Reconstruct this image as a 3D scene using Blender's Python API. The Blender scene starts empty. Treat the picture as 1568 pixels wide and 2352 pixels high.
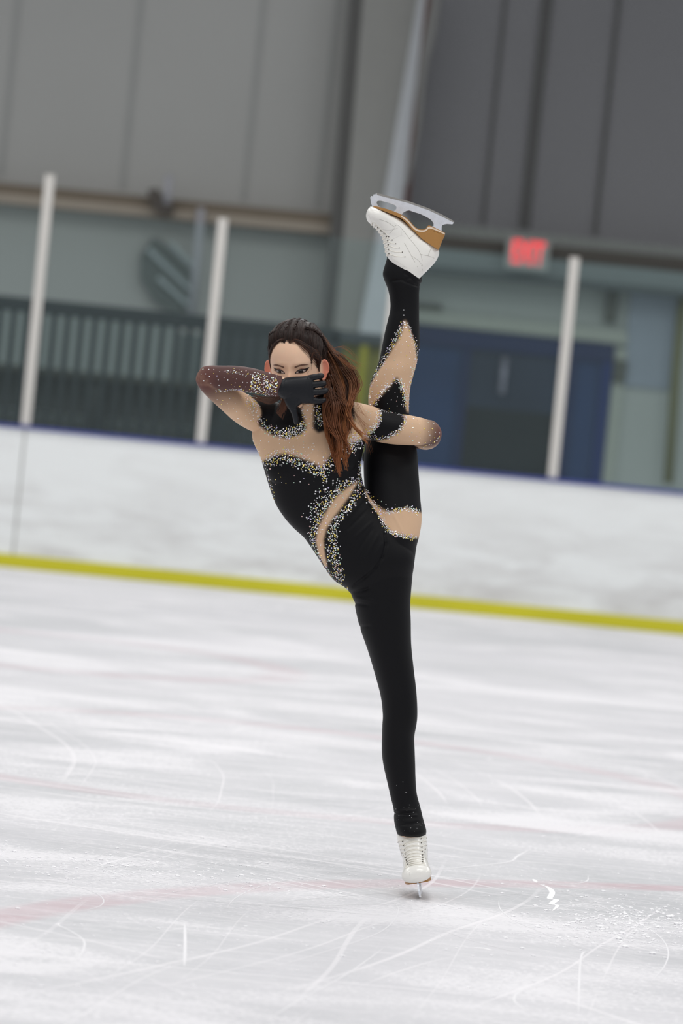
import bpy, bmesh, math, random
import numpy as np
from mathutils import Vector, Matrix
from mathutils.bvhtree import BVHTree
from mathutils.kdtree import KDTree

random.seed(7); np.random.seed(7)
scene = bpy.context.scene
COL = scene.collection

# ------------------------------------------------------------------ camera
FPX = 8820.0; DIST = 10.75; HCAM = 1.342
ROLL = math.radians(5.72); PITCH = math.radians(1.577)
cp, sp = math.cos(PITCH), math.sin(PITCH); cr, sr = math.cos(ROLL), math.sin(ROLL)
CF = Vector((0, cp, -sp)); R0 = Vector((1, 0, 0)); U0 = Vector((0, sp, cp))
CR = R0 * cr + U0 * sr; CU = -R0 * sr + U0 * cr
CAMP = Vector((0, -DIST, HCAM))
cam = bpy.data.cameras.new('camera'); camo = bpy.data.objects.new('camera', cam); COL.objects.link(camo)
M = Matrix((CR, CU, -CF)).transposed().to_4x4(); M.translation = CAMP
camo.matrix_world = M
cam.sensor_fit = 'VERTICAL'; cam.sensor_height = 36; cam.sensor_width = 24; cam.lens = 135.0
cam.clip_end = 200
cam.dof.use_dof = True; cam.dof.focus_distance = 10.66; cam.dof.aperture_fstop = 2.9
scene.camera = camo

# ------------------------------------------------------------------ light
W = bpy.data.worlds.new('hall_light'); scene.world = W; W.use_nodes = True
W.node_tree.nodes['Background'].inputs[0].default_value = (0.93, 0.96, 1.0, 1)
W.node_tree.nodes['Background'].inputs[1].default_value = 0.38
def area(name, loc, sx, sy, power, col=(1, 1, 1), rot=(0, 0, 0)):
    l = bpy.data.lights.new(name, 'AREA'); l.shape = 'RECTANGLE'; l.size = sx; l.size_y = sy
    l.energy = power; l.color = col
    o = bpy.data.objects.new(name, l); o.location = loc; o.rotation_euler = rot; COL.objects.link(o); return o
for yy, pw in ((-8, 95), (-2.5, 112), (3, 124), (8.5, 124), (13.5, 118)):
    for xx in (-6, 0, 6):
        area('rink_lamp', (xx, yy, 6.8), 2.6, 1.2, pw, (1.0, 0.985, 0.96))
scene.view_settings.view_transform = 'Standard'
scene.view_settings.look = 'None'; scene.view_settings.gamma = 1; scene.view_settings.use_curve_mapping = False
scene.view_settings.exposure = 0.0

def P(px, py, Y):
    r = CF * FPX + CR * (px - 784) + CU * (1176 - py)
    t = (Y + DIST) / r.y
    return CAMP + r * t
def PZ(px, py, Z=0.0):
    r = CF * FPX + CR * (px - 784) + CU * (1176 - py)
    t = (Z - HCAM) / r.z
    return CAMP + r * t
nCP = np.array(CAMP); nF = np.array(CF); nR = np.array(CR); nU = np.array(CU)
def proj(co):
    d = co - nCP; z = d @ nF
    return np.stack([784 + FPX * (d @ nR) / z, 1176 - FPX * (d @ nU) / z], 1)

# ------------------------------------------------------------------ materials
MATS = {}
def srgb(r, g, b):
    f = lambda c: (c / 255 / 12.92) if c / 255 <= .04045 else ((c / 255 + .055) / 1.055) ** 2.4
    return (f(r), f(g), f(b))
class NT:
    def __init__(s, m):
        m.use_nodes = True; s.t = m.node_tree; s.b = s.t.nodes['Principled BSDF']
    def n(s, k, **kw):
        x = s.t.nodes.new(k)
        for a, v in kw.items(): setattr(x, a, v)
        return x
    def l(s, a, b): s.t.links.new(a, b)
    def coord(s, scale=(1, 1, 1), rot=(0, 0, 0), loc=(0, 0, 0)):
        tc = s.n('ShaderNodeTexCoord'); mp = s.n('ShaderNodeMapping')
        mp.inputs['Scale'].default_value = scale; mp.inputs['Rotation'].default_value = rot; mp.inputs['Location'].default_value = loc
        s.l(tc.outputs['Object'], mp.inputs['Vector']); return mp.outputs[0]
    def noise(s, vec, scale=5, detail=4, rough=.5, dist=0):
        x = s.n('ShaderNodeTexNoise'); x.inputs['Scale'].default_value = scale; x.inputs['Detail'].default_value = detail
        x.inputs['Roughness'].default_value = rough; x.inputs['Distortion'].default_value = dist
        s.l(vec, x.inputs['Vector']); return x.outputs['Fac']
    def ramp(s, fac, stops):
        x = s.n('ShaderNodeValToRGB'); e = x.color_ramp.elements
        while len(e) < len(stops): e.new(.5)
        for i, (p, c) in enumerate(stops):
            e[i].position = p; e[i].color = (c, c, c, 1) if not hasattr(c, '__len__') else (*c, 1)
        s.l(fac, x.inputs[0]); return x.outputs[0]
    def mix(s, fac, a, b):
        x = s.n('ShaderNodeMix', data_type='RGBA')
        for sock, v in ((x.inputs[0], fac), (x.inputs[6], a), (x.inputs[7], b)):
            if isinstance(v, bpy.types.NodeSocket): s.l(v, sock)
            elif isinstance(v, (int, float)): sock.default_value = v
            else: sock.default_value = (*v, 1)
        return x.outputs[2]
    def math(s, op, a, b=0.0, c=None):
        x = s.n('ShaderNodeMath', operation=op)
        for i, v in enumerate((a, b, c)):
            if v is None: continue
            if isinstance(v, bpy.types.NodeSocket): s.l(v, x.inputs[i])
            else: x.inputs[i].default_value = v
        return x.outputs[0]
    def bump(s, h, strength=.2, dist=.01):
        x = s.n('ShaderNodeBump'); x.inputs['Strength'].default_value = strength; x.inputs['Distance'].default_value = dist
        s.l(h, x.inputs['Height']); s.l(x.outputs[0], s.b.inputs['Normal'])
def mat(name, col, rough=.5, metal=0, spec=.5, var=.06, vscale=6, bump=0, bscale=60, emit=0, sheen=0, sss=0, coat=0):
    m = bpy.data.materials.new(name); t = NT(m); b = t.b
    b.inputs['Roughness'].default_value = rough; b.inputs['Metallic'].default_value = metal
    b.inputs['Specular IOR Level'].default_value = spec
    c = t.coord(); nz = t.noise(c, vscale, 4)
    lo = tuple(x * (1 - var) for x in col); hi = tuple(min(1, x * (1 + var)) for x in col)
    t.l(t.mix(nz, lo, hi), b.inputs['Base Color'])
    if bump: t.bump(t.noise(c, bscale, 3), bump, .002)
    if emit:
        b.inputs['Emission Color'].default_value = (*col, 1); b.inputs['Emission Strength'].default_value = emit
    if sheen: b.inputs['Sheen Weight'].default_value = sheen
    if coat: b.inputs['Coat Weight'].default_value = coat; b.inputs['Coat Roughness'].default_value = .15
    if sss:
        b.inputs['Subsurface Weight'].default_value = sss; b.inputs['Subsurface Radius'].default_value = (.012, .005, .003); b.inputs['Subsurface Scale'].default_value = .6
    MATS[name] = m; return m

# ------------------------------------------------------------------ object helpers
def link(name, me, m=None, parent=None, smooth=False):
    o = bpy.data.objects.new(name, me); COL.objects.link(o)
    if m is not None:
        for x in (m if isinstance(m, (list, tuple)) else [m]): me.materials.append(x)
    if parent: o.parent = parent
    if smooth: me.polygons.foreach_set('use_smooth', [True] * len(me.polygons))
    return o
def from_bm(name, bm, m=None, parent=None, smooth=False):
    me = bpy.data.meshes.new(name); bmesh.ops.recalc_face_normals(bm, faces=bm.faces); bm.to_mesh(me); bm.free()
    return link(name, me, m, parent, smooth)
def thing(name, label, cat, group=None, loc=(0, 0, 0)):
    o = bpy.data.objects.new(name, None); COL.objects.link(o); o.location = loc
    o.empty_display_size = .1
    o['label'] = label; o['category'] = cat
    if group: o['group'] = group
    return o
def tag(o, label, cat, group=None):
    o['label'] = label; o['category'] = cat
    if group: o['group'] = group
    return o
def struct(o): o['kind'] = 'structure'; return o
def settle(root):
    """give children local coordinates relative to the root's base"""
    bpy.context.view_layer.update()
    for ch in root.children:
        if ch.type == 'MESH' and not ch.get('_s'):
            ch.matrix_parent_inverse = root.matrix_world.inverted()
def bx(bm, x0, x1, y0, y1, z0, z1, bev=0):
    v = [bm.verts.new(c) for c in ((x0,y0,z0),(x1,y0,z0),(x1,y1,z0),(x0,y1,z0),(x0,y0,z1),(x1,y0,z1),(x1,y1,z1),(x0,y1,z1))]
    fs = [bm.faces.new([v[i] for i in f]) for f in ((0,1,2,3),(4,7,6,5),(0,4,5,1),(1,5,6,2),(2,6,7,3),(3,7,4,0))]
    if bev:
        es = {e for f in fs for e in f.edges}
        bmesh.ops.bevel(bm, geom=list(es), offset=bev, segments=2, profile=.5, affect='EDGES')
def box(name, x0, x1, y0, y1, z0, z1, m, parent=None, bev=0):
    bm = bmesh.new(); bx(bm, x0, x1, y0, y1, z0, z1, bev); return from_bm(name, bm, m, parent)
def prism(name, pts, Y, depth, m, parent=None, bev=0):
    """outline seen from the front, at its own distance Y, extruded away by depth"""
    bm = bmesh.new()
    a = [P(x, y, Y) for x, y in pts]
    va = [bm.verts.new(p) for p in a]; vb = [bm.verts.new((p.x, p.y + depth, p.z)) for p in a]
    bm.faces.new(va); bm.faces.new(vb[::-1])
    for i in range(len(a)):
        j = (i + 1) % len(a); bm.faces.new((va[i], vb[i], vb[j], va[j]))
    if bev: bmesh.ops.bevel(bm, geom=list(bm.edges), offset=bev, segments=2, profile=.5, affect='EDGES')
    return from_bm(name, bm, m, parent)
def frames(pts):
    pts = [Vector(p) for p in pts]; T = []
    for i in range(len(pts)):
        a = pts[max(0, i - 1)]; b = pts[min(len(pts) - 1, i + 1)]; T.append((b - a).normalized())
    n = T[0].orthogonal().normalized(); out = []
    for t in T:
        n = (n - t * n.dot(t))
        n = n.normalized() if n.length > 1e-6 else t.orthogonal().normalized()
        out.append((n, t.cross(n)))
    return out
def tube(bm, pts, r, seg=8, cap=True, layer=None, cols=None):
    """r number or list"""
    fr = frames(pts); rings = []
    for i, p in enumerate(pts):
        ri = r[i] if hasattr(r, '__len__') else r
        n, b = fr[i]
        ring = [bm.verts.new(Vector(p) + n * (ri * math.cos(2 * math.pi * k / seg)) + b * (ri * math.sin(2 * math.pi * k / seg))) for k in range(seg)]
        if layer is not None:
            for v in ring: v[layer] = (*cols[i], 1)
        rings.append(ring)
    for a, b in zip(rings, rings[1:]):
        for k in range(seg): bm.faces.new((a[k], a[(k + 1) % seg], b[(k + 1) % seg], b[k]))
    if cap: bm.faces.new(rings[0][::-1]); bm.faces.new(rings[-1])
def cr_interp(keys, n):
    """Catmull-Rom through rows of an array; n steps per span"""
    K = np.array(keys, float); out = []
    for i in range(len(K) - 1):
        p0 = K[max(0, i - 1)]; p1 = K[i]; p2 = K[i + 1]; p3 = K[min(len(K) - 1, i + 2)]
        for s in range(n):
            t = s / n
            out.append(.5 * ((2 * p1) + (-p0 + p2) * t + (2 * p0 - 5 * p1 + 4 * p2 - p3) * t * t + (-p0 + 3 * p1 - 3 * p2 + p3) * t ** 3))
    out.append(K[-1]); return np.array(out)
def loft(bm, rings, seg=36, n=4, tagl=None, tagv=0, pw=2.0, dome=True):
    """rings: (centre, a, b) vectors -> closed body of elliptical sections"""
    K = [list(c) + list(a) + list(b) for c, a, b in rings]
    K = cr_interp(K, n)
    if dome:   # round the ends
        def domes(k0, k1):
            c0, a0, b0 = k0[:3], k0[3:6], k0[6:]
            d = c0 - k1[:3]; d = d / (np.linalg.norm(d) + 1e-9); r = min(np.linalg.norm(a0), np.linalg.norm(b0)) * .8
            res = []
            for ang in (25, 50, 72, 85):
                s = math.sin(math.radians(ang)); c = math.cos(math.radians(ang))
                res.append(np.concatenate([c0 + d * r * s, a0 * c, b0 * c]))
            return res
        K = np.array(domes(K[0], K[1])[::-1] + list(K) + domes(K[-1], K[-2]))
    vr = []
    for k in K:
        c, a, b = k[:3], k[3:6], k[6:]; ring = []
        for s in range(seg):
            th = 2 * math.pi * s / seg; cx, sx = math.cos(th), math.sin(th)
            e = 2 / pw; cx = math.copysign(abs(cx) ** e, cx); sx = math.copysign(abs(sx) ** e, sx)
            v = bm.verts.new(c + a * cx + b * sx)
            if tagl is not None: v[tagl] = tagv
            ring.append(v)
        vr.append(ring)
    fs = []
    for a, b in zip(vr, vr[1:]):
        for k in range(seg): fs.append(bm.faces.new((a[k], a[(k + 1) % seg], b[(k + 1) % seg], b[k])))
    fs.append(bm.faces.new(vr[0][::-1])); fs.append(bm.faces.new(vr[-1]))
    return fs
def flat_rings(rows, depth=None):
    """rows: (xl,yl,xr,yr,Yc,hd) pixel end points of a section at distance Yc"""
    out = []
    for r in rows:
        L = P(r[0], r[1], r[4]); R = P(r[2], r[3], r[4]); c = (L + R) / 2
        out.append((c, (R - L) / 2, Vector((0, r[5], 0))))
    return out
def chain_rings(rows):
    """rows: (px,py,Y,r[,flat])"""
    pts = [P(r[0], r[1], r[2]) for r in rows]; fr = frames(pts)
    return [(p, n * r[3], b * r[3]) for p, (n, b), r in zip(pts, fr, rows)]
def voxel(bm, size, smooth_it=2, smooth_f=.5):
    bmesh.ops.recalc_face_normals(bm, faces=bm.faces)
    me = bpy.data.meshes.new('tmp'); bm.to_mesh(me); bm.free()
    o = bpy.data.objects.new('tmp', me); COL.objects.link(o)
    md = o.modifiers.new('r', 'REMESH'); md.mode = 'VOXEL'; md.voxel_size = size; md.adaptivity = 0
    sm = o.modifiers.new('s', 'SMOOTH'); sm.factor = smooth_f; sm.iterations = smooth_it
    dg = bpy.context.evaluated_depsgraph_get(); dg.update()
    res = bpy.data.meshes.new_from_object(o.evaluated_get(dg))
    bpy.data.objects.remove(o); return res
def coords(me):
    a = np.empty(len(me.vertices) * 3); me.vertices.foreach_get('co', a); return a.reshape(-1, 3)
def normals(me):
    a = np.empty(len(me.vertices) * 3); me.vertices.foreach_get('normal', a); return a.reshape(-1, 3)
def inpoly(pt, poly):
    x, y = pt[:, 0], pt[:, 1]; c = np.zeros(len(pt), bool); n = len(poly); j = n - 1
    for i in range(n):
        xi, yi = poly[i]; xj, yj = poly[j]
        if yi != yj:
            k = ((yi > y) != (yj > y)) & (x < (xj - xi) * (y - yi) / (yj - yi) + xi); c ^= k
        j = i
    return c
def edges_of(me):
    e = np.empty(len(me.edges) * 2, np.int64); me.edges.foreach_get('vertices', e); return e.reshape(-1, 2)
def relax(vals, E, it, f=.5, mask=None):
    n = len(vals); deg = np.bincount(E.ravel(), minlength=n).astype(float)[:, None]; deg[deg == 0] = 1
    for k in range(it):
        s = np.stack([np.bincount(E[:, 0], vals[E[:, 1], c], n) + np.bincount(E[:, 1], vals[E[:, 0], c], n) for c in range(vals.shape[1])], 1) / deg
        ff = f if not isinstance(f, tuple) else f[k % 2]
        d = (s - vals) * ff
        if mask is not None: d = d * mask[:, None]
        vals = vals + d
    return vals
def setcol(me, arr, name='tint'):
    at = me.color_attributes.new(name, 'FLOAT_COLOR', 'POINT')
    a = np.ones((len(me.vertices), 4)); a[:, :3] = arr; at.data.foreach_set('color', a.ravel())
def catmull_px(pts, n=6): return [tuple(p) for p in cr_interp(pts, n)]
VOX = .0018
# ------------------------------------------------------------------ ice
def circle_through(a, b, c):
    (x1, y1), (x2, y2), (x3, y3) = a, b, c
    d = 2 * (x1 * (y2 - y3) + x2 * (y3 - y1) + x3 * (y1 - y2))
    ux = ((x1**2 + y1**2) * (y2 - y3) + (x2**2 + y2**2) * (y3 - y1) + (x3**2 + y3**2) * (y1 - y2)) / d
    uy = ((x1**2 + y1**2) * (x3 - x2) + (x2**2 + y2**2) * (x1 - x3) + (x3**2 + y3**2) * (x2 - x1)) / d
    return ux, uy, math.hypot(x1 - ux, y1 - uy)
m_ice = bpy.data.materials.new('ice'); t = NT(m_ice); b = t.b
tc = t.n('ShaderNodeTexCoord'); obj = tc.outputs['Object']
c0 = t.coord()
big = t.noise(t.coord((.8, .75, 1), (0, 0, .12)), 0.55, 5, .6, .4)
mid = t.noise(t.coord((.55, 1.0, 1), (0, 0, -.18)), 1.5, 6, .62, .9)
fine = t.noise(c0, 120, 3, .7)
speck = t.noise(c0, 60, 4, .65)
lanes = t.noise(t.coord((.22, 1.3, 1), (0, 0, .10)), 1.6, 5, .6, .5)
base = t.mix(t.ramp(big, [(.36, 0), (.62, 1)]), srgb(200, 202, 204), srgb(219, 219, 222))
hair_ = t.noise(t.coord((.5, 5.5, 1), (0, 0, .22)), 4.5, 6, .7, .3)
base = t.mix(t.math('MULTIPLY', t.ramp(hair_, [(.50, 0), (.64, 1)]), .38), base, srgb(243, 241, 244))
gr = t.noise(c0, 26, 6, .8)
base = t.mix(t.math('MULTIPLY', t.ramp(gr, [(.50, 0), (.62, 1)]), .30), base, srgb(244, 243, 245))
base = t.mix(t.math('MULTIPLY', t.ramp(mid, [(.42, 0), (.70, 1)]), .5), base, srgb(236, 234, 237))
base = t.mix(t.math('MULTIPLY', t.ramp(lanes, [(.48, 0), (.70, 1)]), .38), base, srgb(238, 237, 239))
sn = t.math('MULTIPLY', t.ramp(t.math('ADD', mid, t.math('MULTIPLY', speck, .75)), [(.90, 0), (.96, 1)]), .65)
base = t.mix(sn, base, srgb(246, 245, 247))
# red circle lines painted under the ice
def red_line(pxs, width, strength):
    global base
    w3 = [PZ(*p) for p in pxs]; cx, cy, R = circle_through(*[(p.x, p.y) for p in w3])
    sub = t.n('ShaderNodeVectorMath', operation='SUBTRACT'); t.l(obj, sub.inputs[0]); sub.inputs[1].default_value = (cx, cy, 0)
    ln = t.n('ShaderNodeVectorMath', operation='LENGTH'); t.l(sub.outputs[0], ln.inputs[0])
    d = t.math('ABSOLUTE', t.math('SUBTRACT', ln.outputs['Value'], R))
    f = t.ramp(t.math('DIVIDE', d, width), [(.5, 1), (1.0, 0)])
    brk = t.ramp(mid, [(.38, 1), (.62, .1)])
    base = t.mix(t.math('MULTIPLY', t.math('MULTIPLY', f, brk), strength), base, srgb(214, 168, 176))
red_line([(0, 2108), (450, 2047), (1200, 2030)], .09, .42)
red_line([(500, 1655), (1010, 1712), (1568, 1895)], .11, .26)
red_line([(-200, 1432), (150, 1460), (620, 1530)], .14, .28)
# skate cuts: thin rings of many radii
def cuts(cx, cy, scale, seed, thr, amt, mscale):
    global base
    sub = t.n('ShaderNodeVectorMath', operation='SUBTRACT'); t.l(obj, sub.inputs[0]); sub.inputs[1].default_value = (cx, cy, 0)
    ln = t.n('ShaderNodeVectorMath', operation='LENGTH'); t.l(sub.outputs[0], ln.inputs[0])
    rad = t.math('ADD', ln.outputs['Value'], t.math('MULTIPLY', t.noise(t.coord(loc=(seed, 0, 0)), 0.5, 1), .22))
    comb = t.n('ShaderNodeCombineXYZ'); t.l(rad, comb.inputs[0]); comb.inputs[1].default_value = seed * 3.1
    nz = t.noise(comb.outputs[0], scale, 2, .6)
    line = t.ramp(nz, [(thr - .025, 0), (thr + .01, 1)])
    msk = t.ramp(t.noise(t.coord(loc=(seed * 2, seed, 0)), mscale, 2), [(.44, 0), (.56, 1)])
    base = t.mix(t.math('MULTIPLY', t.math('MULTIPLY', line, msk), amt + .1), base, srgb(252, 250, 252))
cuts(-3.2, -4.5, 22, 1.3, .66, .55, .8)
cuts(4.4, -3.1, 26, 2.7, .67, .5, .7)
cuts(1.0, 4.5, 20, 4.1, .66, .5, .6)
cuts(-9, 2, 24, 6.2, .67, .5, .5)
cuts(.8, -1.6, 30, 7.7, .68, .5, 1.4)
cuts(-1.5, 14, 30, 9.2, .67, .5, .8)
cuts(2.5, -14, 34, 11.2, .67, .5, .8)
cuts(14, -3, 34, 13.2, .67, .4, .8)
dk = t.n('ShaderNodeMix', data_type='RGBA', blend_type='MULTIPLY'); dk.inputs[0].default_value = 1; t.l(base, dk.inputs[6]); dk.inputs[7].default_value = (.915, .91, .92, 1); t.l(dk.outputs[2], b.inputs['Base Color'])
b.inputs['Specular IOR Level'].default_value = .25; b.inputs['IOR'].default_value = 1.31
t.l(t.ramp(mid, [(.35, .42), (.7, .58)]), b.inputs['Roughness'])
t.bump(fine, .05, .002)
bm = bmesh.new(); bmesh.ops.create_grid(bm, x_segments=8, y_segments=8, size=1)
for v in bm.verts: v.co = Vector((v.co.x * 16, v.co.y * 14 + 1.8, 0))
ice = struct(from_bm('floor', bm, m_ice)); 
# distinct marks gouged in the ice near the skater
m_snow = mat('snow', srgb(247, 246, 248), .8, var=.02)
m_snow2 = mat('cut_ice', srgb(234, 233, 236), .6, var=.05)
def gouge(pts, w, m=m_snow2, n=8, zz=.0003):
    bm = bmesh.new(); c = [PZ(x, y) for x, y, *_ in catmull_px([(p[0], p[1]) for p in pts], n)]
    L = len(c); prev = None
    for i, p in enumerate(c):
        a = c[max(0, i - 1)]; q = c[min(L - 1, i + 1)]; d = (q - a).normalized(); s = Vector((-d.y, d.x, 0))
        k = min(1, 4 * min(i, L - 1 - i) / L + .15); ww = w * k * .38
        cur = (bm.verts.new((p.x - s.x * ww, p.y - s.y * ww, zz)), bm.verts.new((p.x, p.y, zz + .0001)), bm.verts.new((p.x + s.x * ww, p.y + s.y * ww, zz)))
        if prev:
            bm.faces.new((prev[0], prev[1], cur[1], cur[0])); bm.faces.new((prev[1], prev[2], cur[2], cur[1]))
        prev = cur
    o = from_bm('ice_scratch', bm, m, ice); return o
gouge([(20,2020),(120,2024),(190,2040),(235,2062),(225,2083),(150,2097),(20,2102)], .004)
gouge([(222,2118),(135,2121),(165,2140),(192,2160),(190,2185),(170,2212)], .007)
gouge([(424,2120),(425,2170),(423,2220)], .010)
gouge([(1145,2068),(1150,2090),(1185,2117),(1240,2140),(1350,2185)], .005)
gouge([(900,2070),(915,2090),(895,2125),(840,2155),(700,2200),(560,2240)], .005)
gouge([(884,2175),(800,2235),(700,2290),(600,2350)], .006)
gouge([(1350,2012),(1345,2025),(1300,2031),(1230,2028)], .006)
gouge([(1278,2255),(1200,2275),(1180,2295),(1200,2315),(1240,2330)], .008)
gouge([(1350,2185),(1335,2195),(1330,2250),(1328,2330)], .008)
gouge([(1220,1950),(1190,1965),(1165,1980),(1060,1992),(1000,1998)], .010)
gouge([(1010,2066),(1200,2052),(1380,2043),(1568,2027)], .004)
gouge([(1280,2045),(1400,2090),(1500,2140),(1533,2180),(1525,2220),(1490,2260)], .005)
gouge([(520,2088),(540,2063),(600,2035),(700,2015),(880,1995)], .004)
gouge([(240,2050),(600,2080),(900,2105)], .003)
gouge([(640,2085),(760,2080),(915,2076)], .004)
gouge([(500,2090),(700,2066),(930,2048)], .003)
gouge([(850,1960),(720,1985),(600,2010),(350,2060)], .003)
gouge([(966,2066),(972,2090),(965,2112)], .0025)
gouge([(1020,2140),(1100,2165),(1190,2188)], .006)
gouge([(1087,2177),(1110,2178),(1130,2183)], .016, m_snow)
# zig-zag of loose snow right of the skater
gouge([(1224,2019),(1232,2027)], .016, m_snow, 3)
gouge([(1236,2030),(1258,2038),(1268,2050),(1262,2064),(1278,2066),(1266,2076),(1280,2080),(1268,2092)], .022, m_snow, 4)
random.seed(3)
bm = bmesh.new()
for k in range(1500):
    if k < 700: x = random.gauss(1440, 110); y = random.gauss(2120, 28)
    elif k < 1100: x = random.gauss(330, 200); y = 2000 + (x - 330) * .06 + random.gauss(0, 22)
    else: x = random.uniform(0, 1568); y = random.uniform(1900, 2300)
    if x < -50 or x > 1620 or y < 1850: continue
    p = PZ(x, y); r = random.choice((.002, .003, .003, .005)) * random.uniform(.6, 1.3) * (1.6 if k < 60 else 1)
    bmesh.ops.create_icosphere(bm, subdivisions=1, radius=r, matrix=Matrix.Translation((p.x, p.y, r * .2)) @ Matrix.Diagonal((1.3, 1, .5, 1)))
o = from_bm('snow_crumbs', bm, m_snow); tag(o, 'loose white snow crumbs scattered over the scratched ice', 'snow'); o['kind'] = 'stuff'

# ------------------------------------------------------------------ rink boards
YB = 15.8
XOF = lambda px, py, Y: P(px, py, Y).x
m_board = bpy.data.materials.new('board_plastic'); t = NT(m_board); b = t.b
g = t.n('ShaderNodeSeparateXYZ'); t.l(t.coord(), g.inputs[0])
sc = t.noise(t.coord((.5, 1, 2.2)), 3.2, 7, .65, .5)
low = t.ramp(g.outputs[2], [(.1, 1), (.75, .25)])
t.l(t.mix(t.math('MULTIPLY', t.ramp(sc, [(.42, 0), (.72, 1)]), low), srgb(230, 233, 233), srgb(190, 188, 187)), b.inputs['Base Color'])
b.inputs['Roughness'].default_value = .38
bd = thing('dasher_board', 'long white rink board with yellow kick plate and blue cap along the ice', 'rink board', loc=(0, YB, 0))
box('board_panel', -14, 14, YB, YB + .08, .09, .965, m_board, bd)
mat('kick_yellow', srgb(196, 190, 30), .35, var=.07, vscale=2)
mat('cap_blue', srgb(56, 66, 140), .4)
o = box('kick_plate', -14, 14, YB - .018, YB + .06, 0, .092, MATS['kick_yellow'], bd, .004); o['label'] = 'yellow kick plate'
o = box('cap_rail', -14, 14, YB - .02, YB + .12, .965, .988, MATS['cap_blue'], bd, .004); o['label'] = 'blue cap rail'
xs = XOF(47, 1100, YB)
mat('seam', srgb(150, 150, 146), .6)
for px, py in ((47, 1100), (860, 1200)):
    xs = XOF(px, py, YB); box('board_seam', xs - .006, xs + .006, YB - .003, YB + .02, .09, .965, MATS['seam'], bd)
settle(bd)
# posts
mat('post_metal', srgb(202, 199, 194), .42, metal=.15, var=.04)
mat('post_groove', srgb(120, 120, 120), .5)
posts = [((60, 970), (115, 405), 'light metal glass post at far left, taller than the glass beside it'),
         ((462, 1012), (512, 505), 'light metal glass post behind the raised right elbow of the skater'),
         ((865, 1053), (915, 548), 'light metal glass post hidden mostly behind the raised leg of the skater'),
         ((1268, 1097), (1320, 595), 'light metal glass post standing in front of the blue doors'),
         ((1672, 1137), (1722, 638), None), ((-342, 930), (-292, 420), None)]
PX = []
for i, (bp, tp, lab) in enumerate(posts):
    x = P(*bp, YB + .04).x; zt = P(*tp, YB + .04).z; PX.append(x)
    if lab is None: continue
    r = thing('glass_post', lab, 'post', 'rink glass posts', (x, YB + .04, .988))
    box('upright', x - .034, x + .034, YB + .0, YB + .044, .988, zt, MATS['post_metal'], r, .006)
    box('cap', x - .036, x + .036, YB - .002, YB + .1, zt, zt + .010, MATS['post_metal'], r, .004)
    box('back_channel', x - .03, x + .03, YB + .072, YB + .1, .988, zt, MATS['post_groove'], r, .004)
    settle(r)
m_glass = bpy.data.materials.new('rink_glass'); m_glass.use_nodes = True; nt = m_glass.node_tree; nt.nodes.clear()
out = nt.nodes.new('ShaderNodeOutputMaterial'); tr = nt.nodes.new('ShaderNodeBsdfTransparent'); gl = nt.nodes.new('ShaderNodeBsdfGlossy'); df = nt.nodes.new('ShaderNodeBsdfDiffuse')
mx = nt.nodes.new('ShaderNodeMixShader'); mx2 = nt.nodes.new('ShaderNodeMixShader'); fr = nt.nodes.new('ShaderNodeFresnel'); fr.inputs[0].default_value = 1.35
tr.inputs[0].default_value = (.90, .955, .955, 1); gl.inputs['Roughness'].default_value = .12; df.inputs[0].default_value = (.5, .6, .6, 1)
nt.links.new(fr.outputs[0], mx.inputs[0]); nt.links.new(tr.outputs[0], mx.inputs[1]); nt.links.new(gl.outputs[0], mx.inputs[2])
mx2.inputs[0].default_value = .022; nt.links.new(mx.outputs[0], mx2.inputs[1]); nt.links.new(df.outputs[0], mx2.inputs[2]); nt.links.new(mx2.outputs[0], out.inputs[0])
xs = sorted(PX)
names = ['at the far left edge, beyond the tallest post', 'between the two left posts in front of the railing', 'behind the skater, right of the second post',
         'left half of the blue doors, right of the raised leg', 'at the far right edge, beyond the last post']
zg = min(P(512, 505, YB + .04).z, P(1320, 595, YB + .04).z, P(915, 548, YB + .04).z) - .015
for i in range(5):
    o = box('rink_glass', xs[i] + .025, xs[i + 1] - .025, YB + .047, YB + .059, .988, zg, m_glass)
    tag(o, 'clear rink glass panel ' + names[i], 'glass panel', 'rink glass panels')

# ------------------------------------------------------------------ back wall
YW = 23.0
def wall_mat(name, c, seam_px, var=.05):
    m = mat(name, c, .7, var=var, vscale=.8); return m
wall_mat('wall_upper', srgb(180, 180, 177), None); wall_mat('wall_dark', srgb(156, 156, 159), None)
wall_mat('wall_lower', srgb(176, 182, 178), None)
mat('seam_dark', srgb(164, 165, 163), .7); mat('seam_right', srgb(108, 108, 107), .7)
XC = XOF(800, 500, YW); zb = P(300, 440, YW).z
struct(box('wall_back', -16, XC, YW, YW + .2, -.3, 11, MATS['wall_upper']))
struct(box('wall_back_lower_right', XC, 16, YW, YW + .2, -.3, 3.02, MATS['wall_lower'])).name = 'wall_right_lower'
struct(box('wall_right_upper', XC, 16, YW, YW + .2, 3.02, 11, MATS['wall_dark']))
k = 1
for px, py in ((22, 200), (300, 240), (585, 200), (745, 300)):
    x = XOF(px, py, YW); o = struct(box('trim_%d' % k, x - .022, x + .022, YW - .012, YW, 3.05, 10.5, MATS['seam_dark'])); k += 1
for px, py, w in ((1140, 200, .015), (1232, 240, .05), (1400, 200, .02)):
    x = XOF(px, py, YW); o = struct(box('trim_%d' % k, x - w, x + w, YW - .02, YW, 3.05, 10.5, MATS['seam_right'])); k += 1
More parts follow.
